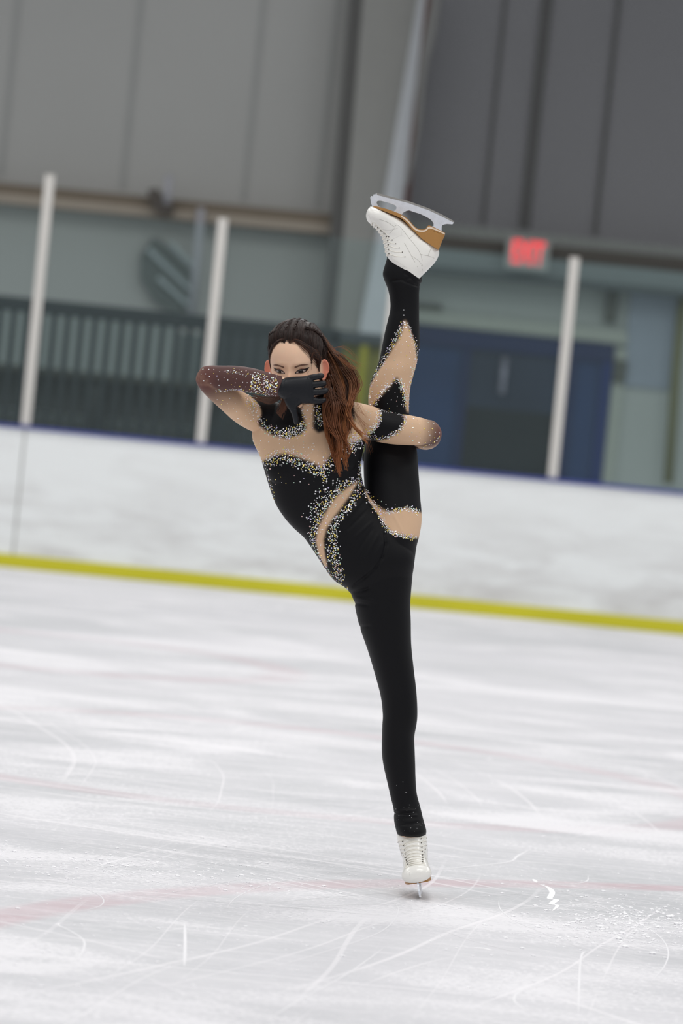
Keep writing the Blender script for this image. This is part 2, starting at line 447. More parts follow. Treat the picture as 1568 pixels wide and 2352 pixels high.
# tan girt left
mat('girt_brown', srgb(120, 108, 92), .6); mat('girt_tan', srgb(168, 158, 144), .6)
r = thing('wall_girt', 'tan and brown horizontal steel girt across the left back wall', 'beam', loc=(-4, YW, 2.9))
def strip(name, p0, p1, hpx, Y, depth, m, parent=None):
    return prism(name, [(p0[0], p0[1]), (p1[0], p1[1]), (p1[0], p1[1] + hpx), (p0[0], p0[1] + hpx)], Y, depth, m, parent)
o = strip('upper_flange', (-120, 408), (800, 496), 24, YW - .3, .28, MATS['girt_brown'], r); o['label'] = 'brown upper flange'
o = strip('lower_lip', (-120, 432), (800, 520), 20, YW - .33, .3, MATS['girt_tan'], r); o['label'] = 'tan lower lip'
settle(r)
# column
mat('column_web', srgb(154, 154, 150), .6); mat('column_shade', srgb(92, 92, 90), .6); mat('column_pale', srgb(204, 208, 212), .5)
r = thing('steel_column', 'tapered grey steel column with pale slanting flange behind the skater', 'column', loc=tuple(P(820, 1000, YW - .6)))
prism('web', [(838, -60), (972, -60), (886, 440), (829, 740), (790, 1100), (728, 1100), (788, 540)], YW - .55, .5, MATS['column_web'], r)
o = prism('recess_shade', [(806, -60), (842, -60), (790, 540), (732, 1100), (706, 1100), (757, 540)], YW - .5, .45, MATS['column_shade'], r); o['label'] = 'dark strip painted as the shaded recess beside the web'  # shadow gap left of the web, painted as a dark strip
o = prism('outer_flange', [(970, -60), (992, -60), (936, 460), (905, 760), (870, 1100), (788, 1100), (828, 740), (884, 440)], YW - .62, .55, MATS['column_pale'], r); o['label'] = 'pale outer flange'
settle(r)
mat('red_brown', srgb(98, 66, 58), .6)
bm = bmesh.new(); tube(bm, [P(990, -60, YW - .75), P(984, 0, YW - .75), P(950, 310, YW - .75), P(930, 490, YW - .75)], .028, 10)
tag(from_bm('drain_pipe', bm, MATS['red_brown'], smooth=True), 'thin reddish brown pipe running down beside the pale column flange', 'pipe')
# net
m_net = bpy.data.materials.new('net'); m_net.use_nodes = True; t = NT(m_net)
t.b.inputs['Base Color'].default_value = (.012, .012, .014, 1); t.b.inputs['Roughness'].default_value = .8
sx = t.n('ShaderNodeSeparateXYZ'); t.l(t.coord(), sx.inputs[0])
def grid(a, per, w):
    fr = t.math('FRACT', t.math('DIVIDE', a, per)); return t.math('LESS_THAN', fr, w)
s1 = t.math('ADD', sx.outputs[0], sx.outputs[2]); s2 = t.math('SUBTRACT', sx.outputs[0], sx.outputs[2])
al = t.math('MAXIMUM', grid(s1, .045, .13), grid(s2, .045, .13)); t.l(al, t.b.inputs['Alpha'])
xl0 = P(1000, 0, YW - 1.3); 
bm = bmesh.new(); cols_ = 60; rows_ = 40; vv = []
zt = 9.5; pl = P(940, 530, YW - 1.3); pr_ = P(1640, 590, YW - 1.3)
for j in range(rows_ + 1):
    row = []
    for i in range(cols_ + 1):
        u = i / cols_; v = j / rows_; x = pl.x + (pr_.x + 1 - pl.x) * u; z = pl.z + (zt - pl.z) * v
        row.append(bm.verts.new((x, YW - 1.3 + .05 * math.sin(u * 40) * (.3 + v), z)))
    vv.append(row)
for j in range(rows_):
    for i in range(cols_): bm.faces.new((vv[j][i], vv[j][i + 1], vv[j + 1][i + 1], vv[j + 1][i]))
nt_ = from_bm('net_mesh', bm, m_net)
r = thing('safety_net', 'dark fine mesh safety net hanging over the upper right wall', 'net', loc=(pl.x + 2, YW - 1.3, pl.z)); nt_.parent = r
mat('rope', srgb(128, 128, 126), .8)
bm = bmesh.new(); tube(bm, [P(1003 - i * 8.2 + 4 * math.sin(i * 1.3), -40 + i * 58, YW - 1.3) for i in range(9)], [.05, .045, .05, .04, .035, .03, .02, .02, .015], 8)
o = from_bm('edge_rope', bm, MATS['rope'], r, True); o['label'] = 'bunched pale edge of the net'
settle(r)
# lintel beams right
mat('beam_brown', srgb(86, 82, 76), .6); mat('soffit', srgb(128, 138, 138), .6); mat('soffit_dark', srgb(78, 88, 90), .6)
r = thing('lintel_beam', 'dark brown and grey-green horizontal beam above the blue doors', 'beam', loc=(3, YW, 2.9))
o = strip('upper_beam', (925, 532), (1700, 604), 34, YW - .35, .33, MATS['beam_brown'], r); o['label'] = 'dark brown upper beam'
strip('face_board', (925, 562), (1700, 640), 48, YW - .42, .4, MATS['soffit'], r)
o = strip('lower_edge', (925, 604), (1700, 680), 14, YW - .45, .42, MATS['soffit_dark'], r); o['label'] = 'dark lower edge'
settle(r)
# exit sign
mat('sign_box', srgb(170, 176, 172), .5); mat('exit_red', srgb(240, 70, 75), .4, emit=.9)
c = P(1211, 583, YW - .62)
r = thing('exit_sign', 'pale grey EXIT sign with glowing red letters above the blue doors', 'sign', loc=(c.x, c.y, c.z - .13))
bm = bmesh.new(); bx(bm, -.185, .185, -.03, .03, -.14, .14, .008)
for v in bm.verts: v.co = Vector((v.co.x + c.x, v.co.y + c.y, v.co.z + c.z))
from_bm('housing', bm, MATS['sign_box'], r)
box('mount', c.x - .03, c.x + .03, c.y + .03, YW - .3, c.z + .02, c.z + .06, MATS['sign_box'], r)
fc = bpy.data.curves.new('letters', 'FONT'); fc.body = 'EXIT'; fc.size = .2; fc.extrude = .004; fc.align_x = 'CENTER'; fc.align_y = 'CENTER'; fc.offset = .006
fo = bpy.data.objects.new('t', fc); COL.objects.link(fo); dg = bpy.context.evaluated_depsgraph_get(); dg.update()
me = bpy.data.meshes.new_from_object(fo.evaluated_get(dg)); bpy.data.objects.remove(fo)
a = coords(me); w = a[:, 0].max() - a[:, 0].min(); h = a[:, 1].max() - a[:, 1].min()
for v in me.vertices: v.co = Vector((c.x + v.co.x * .285 / w, c.y - .034 - v.co.z, c.z + v.co.y * .205 / h))
o = link('letters', me, MATS['exit_red'], r); o['label'] = 'glowing red letters EXIT'
settle(r)
# blue doors
mat('door_blue', srgb(30, 52, 108), .45, spec=.2); mat('frame_blue', srgb(34, 48, 88), .45, spec=.2)
mat('pane_dark', srgb(40, 46, 50), .3, var=.3, vscale=1.5, spec=.15); mat('pane_blue', srgb(44, 66, 106), .3, var=.3, vscale=1.6, spec=.15)
mat('pane_grey', srgb(54, 64, 82), .3, var=.3, vscale=1.6, spec=.15)
mat('pale_trim', srgb(170, 176, 166), .6); mat('handle', srgb(150, 150, 165), .35, metal=.3)
xd0 = XOF(902, 900, YW); xd1 = P(1394, 950, YW).x; zd = P(1200, 771, YW).z
r = thing('door_1', '', ''); del r['label']; del r['category']; r['kind'] = 'structure'; r.location = ((xd0 + xd1) / 2, YW, 0)
def fbox(name, x0, x1, z0, z1, m, dy=.06): return box(name, x0, x1, YW - dy, YW - .005, z0, z1, m, r, .004)
wd = xd1 - xd0
fbox('head_frame', xd0, xd1, zd - .16, zd, MATS['frame_blue'], .09)
fbox('jamb', xd1 - .09, xd1, 0, zd - .16, MATS['door_blue'], .09)
fbox('jamb', xd0, xd0 + .08, 0, zd - .16, MATS['frame_blue'], .09)
xm1 = XOF(1060, 930, YW); xm2 = P(1298, 980, YW).x
fbox('mullion', xm1 - .035, xm1 + .035, 0, zd - .16, MATS['frame_blue'], .08)
fbox('mullion', xm2 - .04, xm2 + .04, 0, zd - .16, MATS['frame_blue'], .08)
fbox('pane', xd0 + .08, xm1 - .035, .1, zd - .16, MATS['pane_blue'], .04)
fbox('pane', xm1 + .035, xm2 - .04, 1.45, zd - .16, MATS['pane_grey'], .04)
fbox('pane', xm1 + .035, xm2 - .04, .1, 1.45, MATS['pane_dark'], .04)
fbox('pane', xm2 + .04, xd1 - .09, .1, zd - .16, MATS['pane_blue'], .04)
fbox('threshold', xd0, xd1, 0, .1, MATS['frame_blue'], .08)
hx = P(1155, 860, YW).x; za = P(1155, 905, YW).z
bm = bmesh.new(); tube(bm, [(hx, YW - .12, za), (hx, YW - .12, za + .32)], .03, 10)
o = from_bm('door_handle', bm, MATS['handle'], r, True)
settle(r)
strip_o = struct(strip('trim_8', (900, 706), (1440, 762), 30, YW - .07, .06, MATS['pale_trim']))
o = struct(prism('trim_9', [(1413, 800), (1440, 803), (1406, 1130), (1379, 1130)], YW - .05, .045, MATS['pale_trim']))
mat('box_dark', srgb(84, 88, 80), .6)
o = prism('alarm_box', [(1413, 826), (1441, 829), (1434, 880), (1406, 877)], YW - .1, .09, MATS['box_dark'], bev=.004)
tag(o, 'small dark box on the wall right of the blue doors', 'wall box')
o = prism('junction_box', [(1396, 668), (1422, 671), (1414, 742), (1388, 739)], YW - .1, .09, MATS['box_dark'], bev=.004)
tag(o, 'dark upright box on the wall above the right end of the doors', 'wall box')
o = prism('vent_plate', [(955, 695), (1015, 700), (1013, 716), (954, 712)], YW - .06, .05, MATS['box_dark'], bev=.003)
tag(o, 'flat dark plate on the wall right of the raised ankle', 'plate')
mat('olive', srgb(112, 112, 76), .6)
bm = bmesh.new(); tube(bm, [P(1572, 640, YW - .2), P(1552, 850, YW - .2), P(1534, 1110, YW - .2)], .045, 10)
tag(from_bm('conduit', bm, MATS['olive'], smooth=True), 'olive vertical pipe on the wall at the far right', 'pipe')
mat('bluegrey_panel', srgb(150, 160, 172), .6)
o = prism('wall_panel', [(1448, 670), (1556, 682), (1536, 896), (1428, 886)], YW - .04, .035, MATS['bluegrey_panel'])
tag(o, 'blue-grey square panel on the wall right of the doors', 'panel')
# yellow panel beside column
mat('yellow_a', srgb(116, 112, 34), .6, var=.2, vscale=3); mat('yellow_b', srgb(158, 152, 20), .5); mat('dark_slate', srgb(58, 66, 70), .6)
r = thing('crowd_barrier', 'olive yellow panel with bright yellow post behind the hair of the skater', 'barrier', loc=(P(820, 900, 19.5).x, 19.5, 0))
prism('panel', [(768, 782), (884, 792), (845, 1235), (722, 1224)], 19.5, .06, MATS['yellow_a'], r)
o = prism('post', [(830, 785), (846, 787), (802, 1232), (786, 1230)], 19.42, .08, MATS['yellow_b'], r); o['label'] = 'bright yellow post'
bx0 = P(722, 1224, 19.5).x; bx1 = P(845, 1235, 19.5).x
box('base', bx0, bx1, 19.42, 19.64, 0, .12, MATS['dark_slate'], r)
o = prism('top_bar', [(765, 758), (890, 770), (888, 796), (763, 784)], 19.4, .12, MATS['dark_slate'], r, .005); o['label'] = 'dark top bar'
settle(r)
# guard railing and bleachers, left
mat('rail_dark', srgb(40, 47, 50), .5, spec=.25); mat('bench', srgb(54, 60, 60), .6); mat('riser', srgb(104, 114, 114), .6); mat('bench_b', srgb(68, 70, 62), .6)
YR = 18.5
r = thing('guard_railing', 'dark guard railing with vertical bars behind the left rink glass', 'railing', loc=(-2, YR, .4))
zt = P(0, 693, YR).z; x0 = XOF(-60, 700, YR); x1 = P(768, 900, YR).x
box('top_rail', x0, x1, YR - .03, YR + .03, zt - .06, zt + .05, MATS['rail_dark'], r, .008)
box('bottom_rail', x0, x1, YR - .02, YR + .02, .35, .40, MATS['rail_dark'], r, .004)
x = x0
while x < x1:
    box('baluster', x - .024, x + .024, YR - .012, YR + .012, .40, zt - .05, MATS['rail_dark'], r); x += .1035
for xx in (x0, x1 - .03): box('post', xx - .03, xx + .03, YR - .03, YR + .03, 0, zt, MATS['rail_dark'], r)
settle(r)
r = thing('bleachers', 'dark stepped bleacher benches behind the guard railing', 'bleachers', loc=(-3, 20, 0))
zz = [.50, .92, 1.36]
for i, z in enumerate(zz):
    y = 19.2 + i * .62
    box('seat_plank', x0 - .6, x1 - .75 + .1 * i, y, y + .28, z, z + .05, MATS['bench_b'], r, .005)
    box('riser', x0 - .6, x1 - .75 + .1 * i, y + .26, y + .3, z - .30, z, MATS['bench'], r)
    box('foot_plank', x0 - .6, x1 - .75 + .1 * i, y + .3, y + .58, z - .04, z + .01, MATS['bench'], r)
for xx in (x0 - .3, x0 + .9, x0 + 2): box('support', xx - .04, xx + .04, 19.3, 20.9, 0, 1.3, MATS['bench'], r)
settle(r)
box_o = box('service_cabinet', P(400, 900, 21.5).x, P(448, 900, 21.5).x, 21.5, 22, 0, P(420, 765, 21.5).z, MATS['riser'])
tag(box_o, 'pale grey upright cabinet behind the railing left of the second post', 'cabinet')
x2 = P(470, 900, 21.6).x; x3 = P(765, 900, 21).x
o = box('dark_curtain', x2, x3, 21.6, 21.68, 0, P(620, 760, 21).z, MATS['dark_slate'])
tag(o, 'dark slate screen behind the railing between second post and column', 'screen')
o = box('added_backing', P(-80, 900, 21.3).x, P(398, 900, 21.3).x, 21.3, 21.36, 0, P(200, 730, 21.3).z, mat('backing', srgb(146, 154, 152), .7, var=.12, vscale=2.5))  # added panel, keeps the gaps between the railing bars darker than the wall
tag(o, 'grey-green panel added behind the bleachers at far left to darken the gaps', 'panel')
# slatted fixture + pipes
mat('rack_dark', srgb(96, 104, 102), .6); mat('rack_bar', srgb(172, 182, 184), .6)
r = thing('slatted_rack', 'dark slatted rack with pale diagonal bars high on wall behind glass', 'rack', loc=tuple(P(380, 700, YW - .1)))
prism('back_panel', [(352, 545), (378, 560), (445, 625), (446, 700), (400, 722), (352, 690), (322, 640), (322, 585)], YW - .12, .1, MATS['rack_dark'], r)
for (a0, b0), (a1, b1) in (((335, 575), (432, 668)), ((358, 640), (438, 712)), ((385, 560), (440, 615))):
    o = prism('diagonal_bar', [(a0, b0), (a0 + 10, b0 - 6), (a1 + 8, b1 - 6), (a1, b1)], YW - .18, .05, MATS['rack_bar'], r); o['label'] = 'pale diagonal bar'
settle(r)
mat('pipe_pale', srgb(176, 176, 182), .5)
bm = bmesh.new(); tube(bm, [P(388, 402, YW - .5), P(384, 468, YW - .5)], .035, 10)
tag(from_bm('pipe_stub', bm, MATS['pipe_pale'], smooth=True), 'short pale pipe standing up from the tan girt', 'pipe')
bm = bmesh.new(); tube(bm, [P(462, 478, YW - .45), P(452, 600, YW - .45), P(440, 722, YW - .45)], .036, 10)
tag(from_bm('wall_pipe', bm, MATS['pipe_pale'], smooth=True), 'long pale pipe on the back wall left of the second post', 'pipe')
mat('fixture', srgb(84, 78, 72), .6)
o = prism('beam_bracket', [(338, 436), (362, 432), (372, 450), (398, 474), (396, 494), (362, 492), (346, 470)], YW - .48, .14, MATS['fixture'], bev=.01)
tag(o, 'small dark bracket fixed to the tan girt beside a pale stub', 'bracket')
# ================================================================== the skater
person = thing('person', 'figure skater in black rhinestone catsuit holding one leg straight up, gloved hand across face', 'person', loc=(0, 0, 0))
person.location = PZ(966, 2062)

# ---- head frame
yaw, pit = math.radians(13), math.radians(12)
hf = (-CF * math.cos(yaw) * math.cos(pit) - CR * math.sin(yaw) * math.cos(pit) - CU * math.sin(pit)).normalized()
hr = CU.cross(hf).normalized(); hu = hf.cross(hr).normalized()
HO = P(681, 836, -.04)
def H(x, y, z): return HO + hr * x + hf * y + hu * z
HT = [  # z, half width, front, back
 (.114, .006, .004, .012), (.110, .030, .030, .040), (.098, .051, .056, .066), (.080, .063, .074, .084), (.055, .0705, .0845, .095),
 (.028, .073, .089, .099), (.0, .0705, .0865, .097), (-.022, .068, .085, .090), (-.045, .0635, .0835, .070), (-.065, .056, .082, .045),
 (-.085, .044, .080, .020), (-.100, .030, .076, -.005), (-.111, .014, .066, -.030)]
HTI = cr_interp(HT, 5)
def g(x, s): return math.exp(-(x / s) ** 2)
def head_pt(z, th, w, f, bk, feat=True):
    c, s = math.cos(th), math.sin(th)
    x = w * math.copysign(abs(c) ** .88, c); cy = (f - bk) / 2; hy = (f + bk) / 2
    y = cy + hy * math.copysign(abs(s) ** (.88 if s > 0 else 1), s)
    if s > 0 and feat:
        if -.062 < z < .02:    # nose
            A = .004 * g(z, .012) + .019 * g(z + .036, .0135) + .009 * g(z + .018, .012)
            y += A * g(x, .0085 + .004 * g(z + .040, .01)) * (1 if z > -.04 else g(z + .04, .008))
        for sx in (-1, 1):
            y -= .0085 * math.exp(-((x - sx * .031) / .017) ** 2 - ((z + .007) / .0115) ** 2)
            y += .0035 * math.exp(-((x - sx * .030) / .020) ** 2 - ((z - .013) / .009) ** 2)
            y += .004 * math.exp(-((x - sx * .045) / .018) ** 2 - ((z + .035) / .018) ** 2)
            y += .0035 * math.exp(-((x - sx * .030) / .0125) ** 2 - ((z + .007) / .007) ** 2)
        y += .006 * g(z + .066, .007) * g(x, .022) - .003 * g(z + .066, .002) * g(x, .02) - .004 * g(z + .082, .006) * g(x, .025)
        y += .003 * g(z + .100, .010) * g(x, .016)
    return x, y, z
def add_head(bm, lay, val, n=64):
    vr = []
    for z, w, f, bk in HTI:
        ring = []
        for k in range(n):
            v = bm.verts.new(H(*head_pt(z, 2 * math.pi * k / n, w, f, bk))); v[lay] = val; ring.append(v)
        vr.append(ring)
    for a, b in zip(vr, vr[1:]):
        for k in range(n): bm.faces.new((a[k], a[(k + 1) % n], b[(k + 1) % n], b[k]))
    bm.faces.new(vr[0][::-1]); bm.faces.new(vr[-1])
def add_ear(bm, lay, val, sx):
    # shell of the ear: outline grid with a raised rim and hollow middle
    n, m = 32, 9; top = []; bot = []
    ex = Vector((sx * .90, -.42, 0)) * 1.12; base = Vector((sx * .067, .008, -.017))
    nrm = Vector((sx * .50, .80, 0))
    for i in range(m + 1):
        q = (i + .6) / (m + .6); ra = []; rb = []
        for k in range(n):
            a = 2 * math.pi * k / n
            u = .0125 + .0125 * math.cos(a) * (1.0 + .12 * math.sin(a)); z = .0295 * math.sin(a)
            u = .0105 + (u - .0105) * q; z = z * q
            if z < -.008 * q: u *= .80
            h = .0035 + .0034 * g(q - .90, .13) - .0040 * g(q, .60)
            p = base + ex * u * .95 + Vector((0, 0, z)) + Vector((0, -.10 * z, 0))
            va = bm.verts.new(H(*(p + nrm * h))); vb = bm.verts.new(H(*(p - nrm * .003)))
            va[lay] = val; vb[lay] = val; ra.append(va); rb.append(vb)
        top.append(ra); bot.append(rb)
    for i in range(m):
        for k in range(n):
            j = (k + 1) % n
            bm.faces.new((top[i][k], top[i][j], top[i + 1][j], top[i + 1][k])); bm.faces.new((bot[i][k], bot[i + 1][k], bot[i + 1][j], bot[i][j]))
    for k in range(n):
        j = (k + 1) % n; bm.faces.new((top[m][k], top[m][j], bot[m][j], bot[m][k]))
    bm.faces.new(top[0]); bm.faces.new(bot[0][::-1])

# ---- body: sections read as left edge, right edge, distance, half depth
TORSO, LEGS, LEGR, ARMR, ARML, NECK, HEAD = 1, 2, 3, 4, 5, 6, 7
bm = bmesh.new(); lay = bm.verts.layers.int.new('part')
stand = [(808,1340,948,1300,0,.078),(816,1392,941,1380,0,.080),(827,1440,942,1430,0,.078),(845,1492,943,1482,-.002,.074),(861,1545,949,1540,-.002,.068),(875,1598,955,1592,-.002,.062),
 (880,1640,957,1638,-.004,.058),(879,1665,955,1664,-.004,.055),(878,1695,950,1692,.0,.054),(878,1730,951,1728,.006,.055),(882,1760,952,1758,.008,.053),(890,1795,953,1792,.008,.048),
 (898,1830,956,1825,.008,.043),(905,1860,964,1855,.006,.046),(906,1885,970,1880,.003,.056),(911,1908,977,1905,.0,.066),(914,1916,977,1914,.0,.058),(920,1926,974,1924,.004,.036),(926,1942,968,1942,.008,.026)]
loft(bm, flat_rings(stand), 72, 4, lay, LEGS)
leg = [(806,1318,950,1292,.01,.070),(822,1275,955,1255,.015,.080),(842,1225,962,1228,.02,.082),(842,1175,967,1190,.035,.080),(838,1121,963,1136,.05,.076),(836,1063,959,1077,.065,.070),
 (841,1015,955,1028,.08,.062),(846,975,945,985,.088,.057),(847,940,938,948,.09,.054),(847,912,938,918,.09,.053),(849,896,941,889,.09,.053),(853,875,946,868,.092,.054),(863,851,953,843,.095,.056),
 (872,828,959,817,.10,.055),(878,798,962,790,.10,.053),(885,763,962,763,.10,.049),(892,734,961,735,.10,.045),(897,712,961,712,.10,.041),(897,690,961,690,.10,.039),(892,665,961,672,.10,.040),
 (883,642,963,656,.10,.042),(880,629,968,641,.10,.043),(884,612,966,632,.10,.042),(889,596,964,616,.10,.038),(893,575,975,600,.10,.033)]
loft(bm, flat_rings(leg), 72, 4, lay, LEGR)
torso = [(806,1362,944,1330,0,.070),(792,1348,950,1290,0,.084),(766,1330,945,1262,0,.092),(742,1297,925,1228,0,.092),(715,1256,890,1190,0,.086),(698,1233,862,1162,-.002,.080),(677,1214,845,1138,-.005,.076),
 (656,1191,835,1118,-.008,.076),(634,1157,829,1094,-.010,.082),(619,1116,827,1068,-.012,.092),(608,1080,831,1042,-.012,.098),(598,1048,838,1012,-.010,.095),(586,1022,843,990,-.005,.088),
 (580,998,842,970,0,.078),(588,968,832,948,0,.066),(610,938,808,932,.002,.056),(650,925,778,926,.004,.048)]
loft(bm, flat_rings(torso), 84, 4, lay, TORSO, 2.25)
loft(bm, chain_rings([(726,985,-.005,.058),(718,955,-.012,.056),(708,925,-.022,.052),(698,895,-.030,.052),(690,860,-.035,.052)]), 32, 4, lay, NECK)
# bust
for px, py, Y, r in ((662, 1076, -.050, .058), (768, 1058, -.050, .058)):
    mt = Matrix.Translation(P(px, py, Y)) @ Matrix.Diagonal((1.05, .85, .95, 1))
    rv = bmesh.ops.create_icosphere(bm, subdivisions=4, radius=r, matrix=mt)
    for v in rv['verts']: v[lay] = TORSO
# arms
armR = [(640,968,.0,.047),(605,957,-.004,.048),(582,950,-.02,.0455),(556,938,-.05,.0405),(533,921,-.085,.0365),(505,899,-.125,.0335),(484,880,-.155,.0315),(474,868,-.168,.030)]
loft(bm, chain_rings(armR), 32, 4, lay, ARMR)
foreR = [(474,866,-.168,.0295),(486,866,-.170,.0305),(510,868,-.170,.0325),(545,869,-.168,.0330),(580,874,-.166,.0320),(610,881,-.163,.0300),(632,886,-.160,.0285),(650,889,-.158,.026),(668,893,-.158,.022)]
loft(bm, chain_rings(foreR), 32, 4, lay, 8)
armL = [(790,972,.0,.050),(815,966,.0,.050),(835,969,-.003,.0475),(862,975,-.012,.0450),(900,984,-.022,.0425),(935,988,-.03,.0405),(965,991,-.03,.037),(982,992,-.022,.0315)]
loft(bm, chain_rings(armL), 32, 4, lay, ARML)
foreL = [(984,990,-.025,.0305),(985,996,.0,.034),(980,1002,.04,.036),(965,1003,.09,.034),(945,1000,.14,.031),(915,994,.18,.028),(890,985,.195,.025),(880,980,.20,.022)]
loft(bm, chain_rings(foreL), 32, 4, lay, ARML)
add_head(bm, lay, HEAD); add_ear(bm, lay, HEAD, 1); add_ear(bm, lay, HEAD, -1)
src = [(v.co.copy(), v[lay]) for v in bm.verts]
kd = KDTree(len(src))
for i, (c, _) in enumerate(src): kd.insert(c, i)
kd.balance()
body_me = voxel(bm, VOX, 2, .5)
bc = coords(body_me)
part = np.array([src[kd.find(c)[1]][1] for c in bc]); EE = edges_of(body_me); isfore = part == 8; part[isfore] = ARMR
soft = relax((part != HEAD).astype(float)[:, None], EE, 6)[:, 0]
bc = relax(bc, EE, 50, (.55, -.56), soft); body_me.vertices.foreach_set('co', bc.ravel()); body_me.update(); bn = normals(body_me)
pp = proj(bc)

# ---- materials of the figure
def tinted(name, rough, spec=.5, sheen=0, bscale=0, bst=.1, sss=0):
    m = bpy.data.materials.new(name); t = NT(m); b = t.b
    a = t.n('ShaderNodeAttribute', attribute_name='tint'); t.l(a.outputs['Color'], b.inputs['Base Color'])
    b.inputs['Roughness'].default_value = rough; b.inputs['Specular IOR Level'].default_value = spec
    if sheen: b.inputs['Sheen Weight'].default_value = sheen; b.inputs['Sheen Roughness'].default_value = .4
    if bscale: t.bump(t.noise(t.coord(), bscale, 3), bst, .002)
    if sss: b.inputs['Subsurface Weight'].default_value = sss; b.inputs['Subsurface Radius'].default_value = (.010, .004, .002); b.inputs['Subsurface Scale'].default_value = .5
    return m
m_skin = tinted('skin', .45, .35, bscale=220, bst=.05, sss=.25)
m_suit = tinted('stretch_fabric', .55, .16, sheen=.01, bscale=14, bst=.10)
SKIN = np.array(srgb(238, 200, 171)); NUDE = np.array(srgb(212, 178, 147)); BLACK = np.array(srgb(13, 13, 16)); SHEER = np.array(srgb(86, 60, 57)); ROSE = np.array(srgb(226, 138, 114))
# skin tints (ears and cheeks are rosier)
sc_ = np.tile(SKIN, (len(bc), 1))
hl = bc - np.array(HO); hx = hl @ np.array(hr); hy = hl @ np.array(hf); hz = hl @ np.array(hu)
er = np.clip((np.abs(hx) - .072) / .006, 0, 1) * ((part == HEAD) & (hy < .03))
sc_ = sc_ * (1 - .9 * er[:, None]) + ROSE * .9 * er[:, None]
ck = np.exp(-((np.abs(hx) - .038) / .02) ** 2 - ((hz + .035) / .02) ** 2) * (hy > 0) * .25
nl = np.exp(-(hx / .012) ** 2 - ((hz + .036) / .015) ** 2) * (hy > 0) * .25
ck = (ck + nl)[:, None]; sc_ = sc_ * (1 - ck) + ROSE * ck
setcol(body_me, sc_)
# ---- catsuit = second skin over the body up to the stand collar
neckcut = P(706, 908, -.02); nd = (P(690, 860, -.035) - P(718, 955, -.012)).normalized()
above = (bc - np.array(neckcut)) @ np.array(nd)
is_head = (part == HEAD) | ((part == NECK) & (above > 0))
# pattern of the cloth in the frontal plane of the skater
neckline = [(590,1075),(597,1064),(608,1057),(633,1045),(657,1042),(686,1050),(718,1062),(738,1073),(751,1056),(762,1040),(783,1028),(803,1018),(830,1008),(870,1000)]
bodice = neckline + [(990,1010),(1010,1500),(700,1500),(560,1200)]
yoke = [(556,900),(565,904),(579,945),(595,978),(624,1000),(657,1008),(689,1000),(704,986),(700,965),(690,930),(680,880),(560,880)]
yoke2 = [(719,900),(719,930),(718,985),(730,996),(748,990),(765,965),(768,930),(765,900)]
slash = [(822,1104),(810,1112),(795,1122),(771,1141),(754,1166),(742,1190),(730,1216),(726,1242),(733,1273),(747,1302),(752,1300),(745,1265),(743,1239),(749,1215),(763,1192),(783,1165),(803,1137),(815,1116)]
hipcut = [(834,1122),(850,1147),(866,1164),(889,1176),(912,1174),(933,1167),(950,1174),(975,1180),(975,1236),(950,1234),(924,1230),(900,1223),(886,1208),(866,1180),(847,1152)]
calf = [(930,734),(922,765),(911,787),(895,813),(881,836),(867,857),(852,884),(845,900),(840,925),(842,960),(860,925),(875,908),(892,890),(905,872),(912,866),(922,884),(929,910),(932,945),(945,945),(950,880),(957,830),(951,787),(941,760)]
aband = [(864,930),(873,950),(866,977),(843,998),(850,1015),(889,1008),(918,991),(931,968),(925,940)]
black = np.ones(len(bc), bool)
T = (part == TORSO) | (part == NECK)
black[T] = inpoly(pp[T], bodice) | inpoly(pp[T], yoke) | inpoly(pp[T], yoke2)
back = bn[:, 1] > .25
black[T & inpoly(pp, slash) & ~back] = False
lr = (part == LEGR) | (part == TORSO) | (part == LEGS)
black[lr & inpoly(pp, hipcut)] = False
lr = part == LEGR
black[lr & inpoly(pp, calf)] = False
A = (part == ARML); black[A] = inpoly(pp[A], aband)
A = (part == ARMR); black[A] = inpoly(pp[A], yoke) & (bc[A][:, 1] > -.06)
nude = np.tile(NUDE, (len(bc), 1))
def sheer(mask, f):
    global nude
    f = (np.clip(f, 0, 1) * mask)[:, None]; nude = nude * (1 - f) + SHEER * f
along = (bc - np.array(P(474, 868, -.168))); el = np.linalg.norm(along, axis=1)
isfore = relax(isfore.astype(float)[:, None], EE, 4)[:, 0]
sheer(np.ones(len(bc)), isfore)
sheer((part == ARMR) & (isfore < .5), 1 - (el - .03) / .11)
eL = np.linalg.norm(bc - np.array(P(992, 994, -.01)), axis=1)
sheer(part == ARML, 1 - (eL - .030) / .035)
sheer((part == ARML) & (bc[:, 1] > .05), np.ones(len(bc)))
red = (np.clip(1 - el / .045, 0, 1) * (part == ARMR))[:, None] * .5; nude = nude * (1 - red) + np.array(srgb(150, 90, 80)) * red
eR2 = np.linalg.norm(bc - np.array(P(1012, 990, -.02)), axis=1); red = (np.clip(1 - eR2 / .035, 0, 1) * (part == ARML))[:, None] * .4; nude = nude * (1 - red) + np.array(srgb(160, 100, 88)) * red
suitc = relax(np.where(black[:, None], BLACK, nude), EE, 12, .6)
suit_me = body_me.copy(); suit_me.materials.clear()
a4 = np.ones((len(bc), 4)); a4[:, :3] = suitc; suit_me.color_attributes['tint'].data.foreach_set('color', a4.ravel())
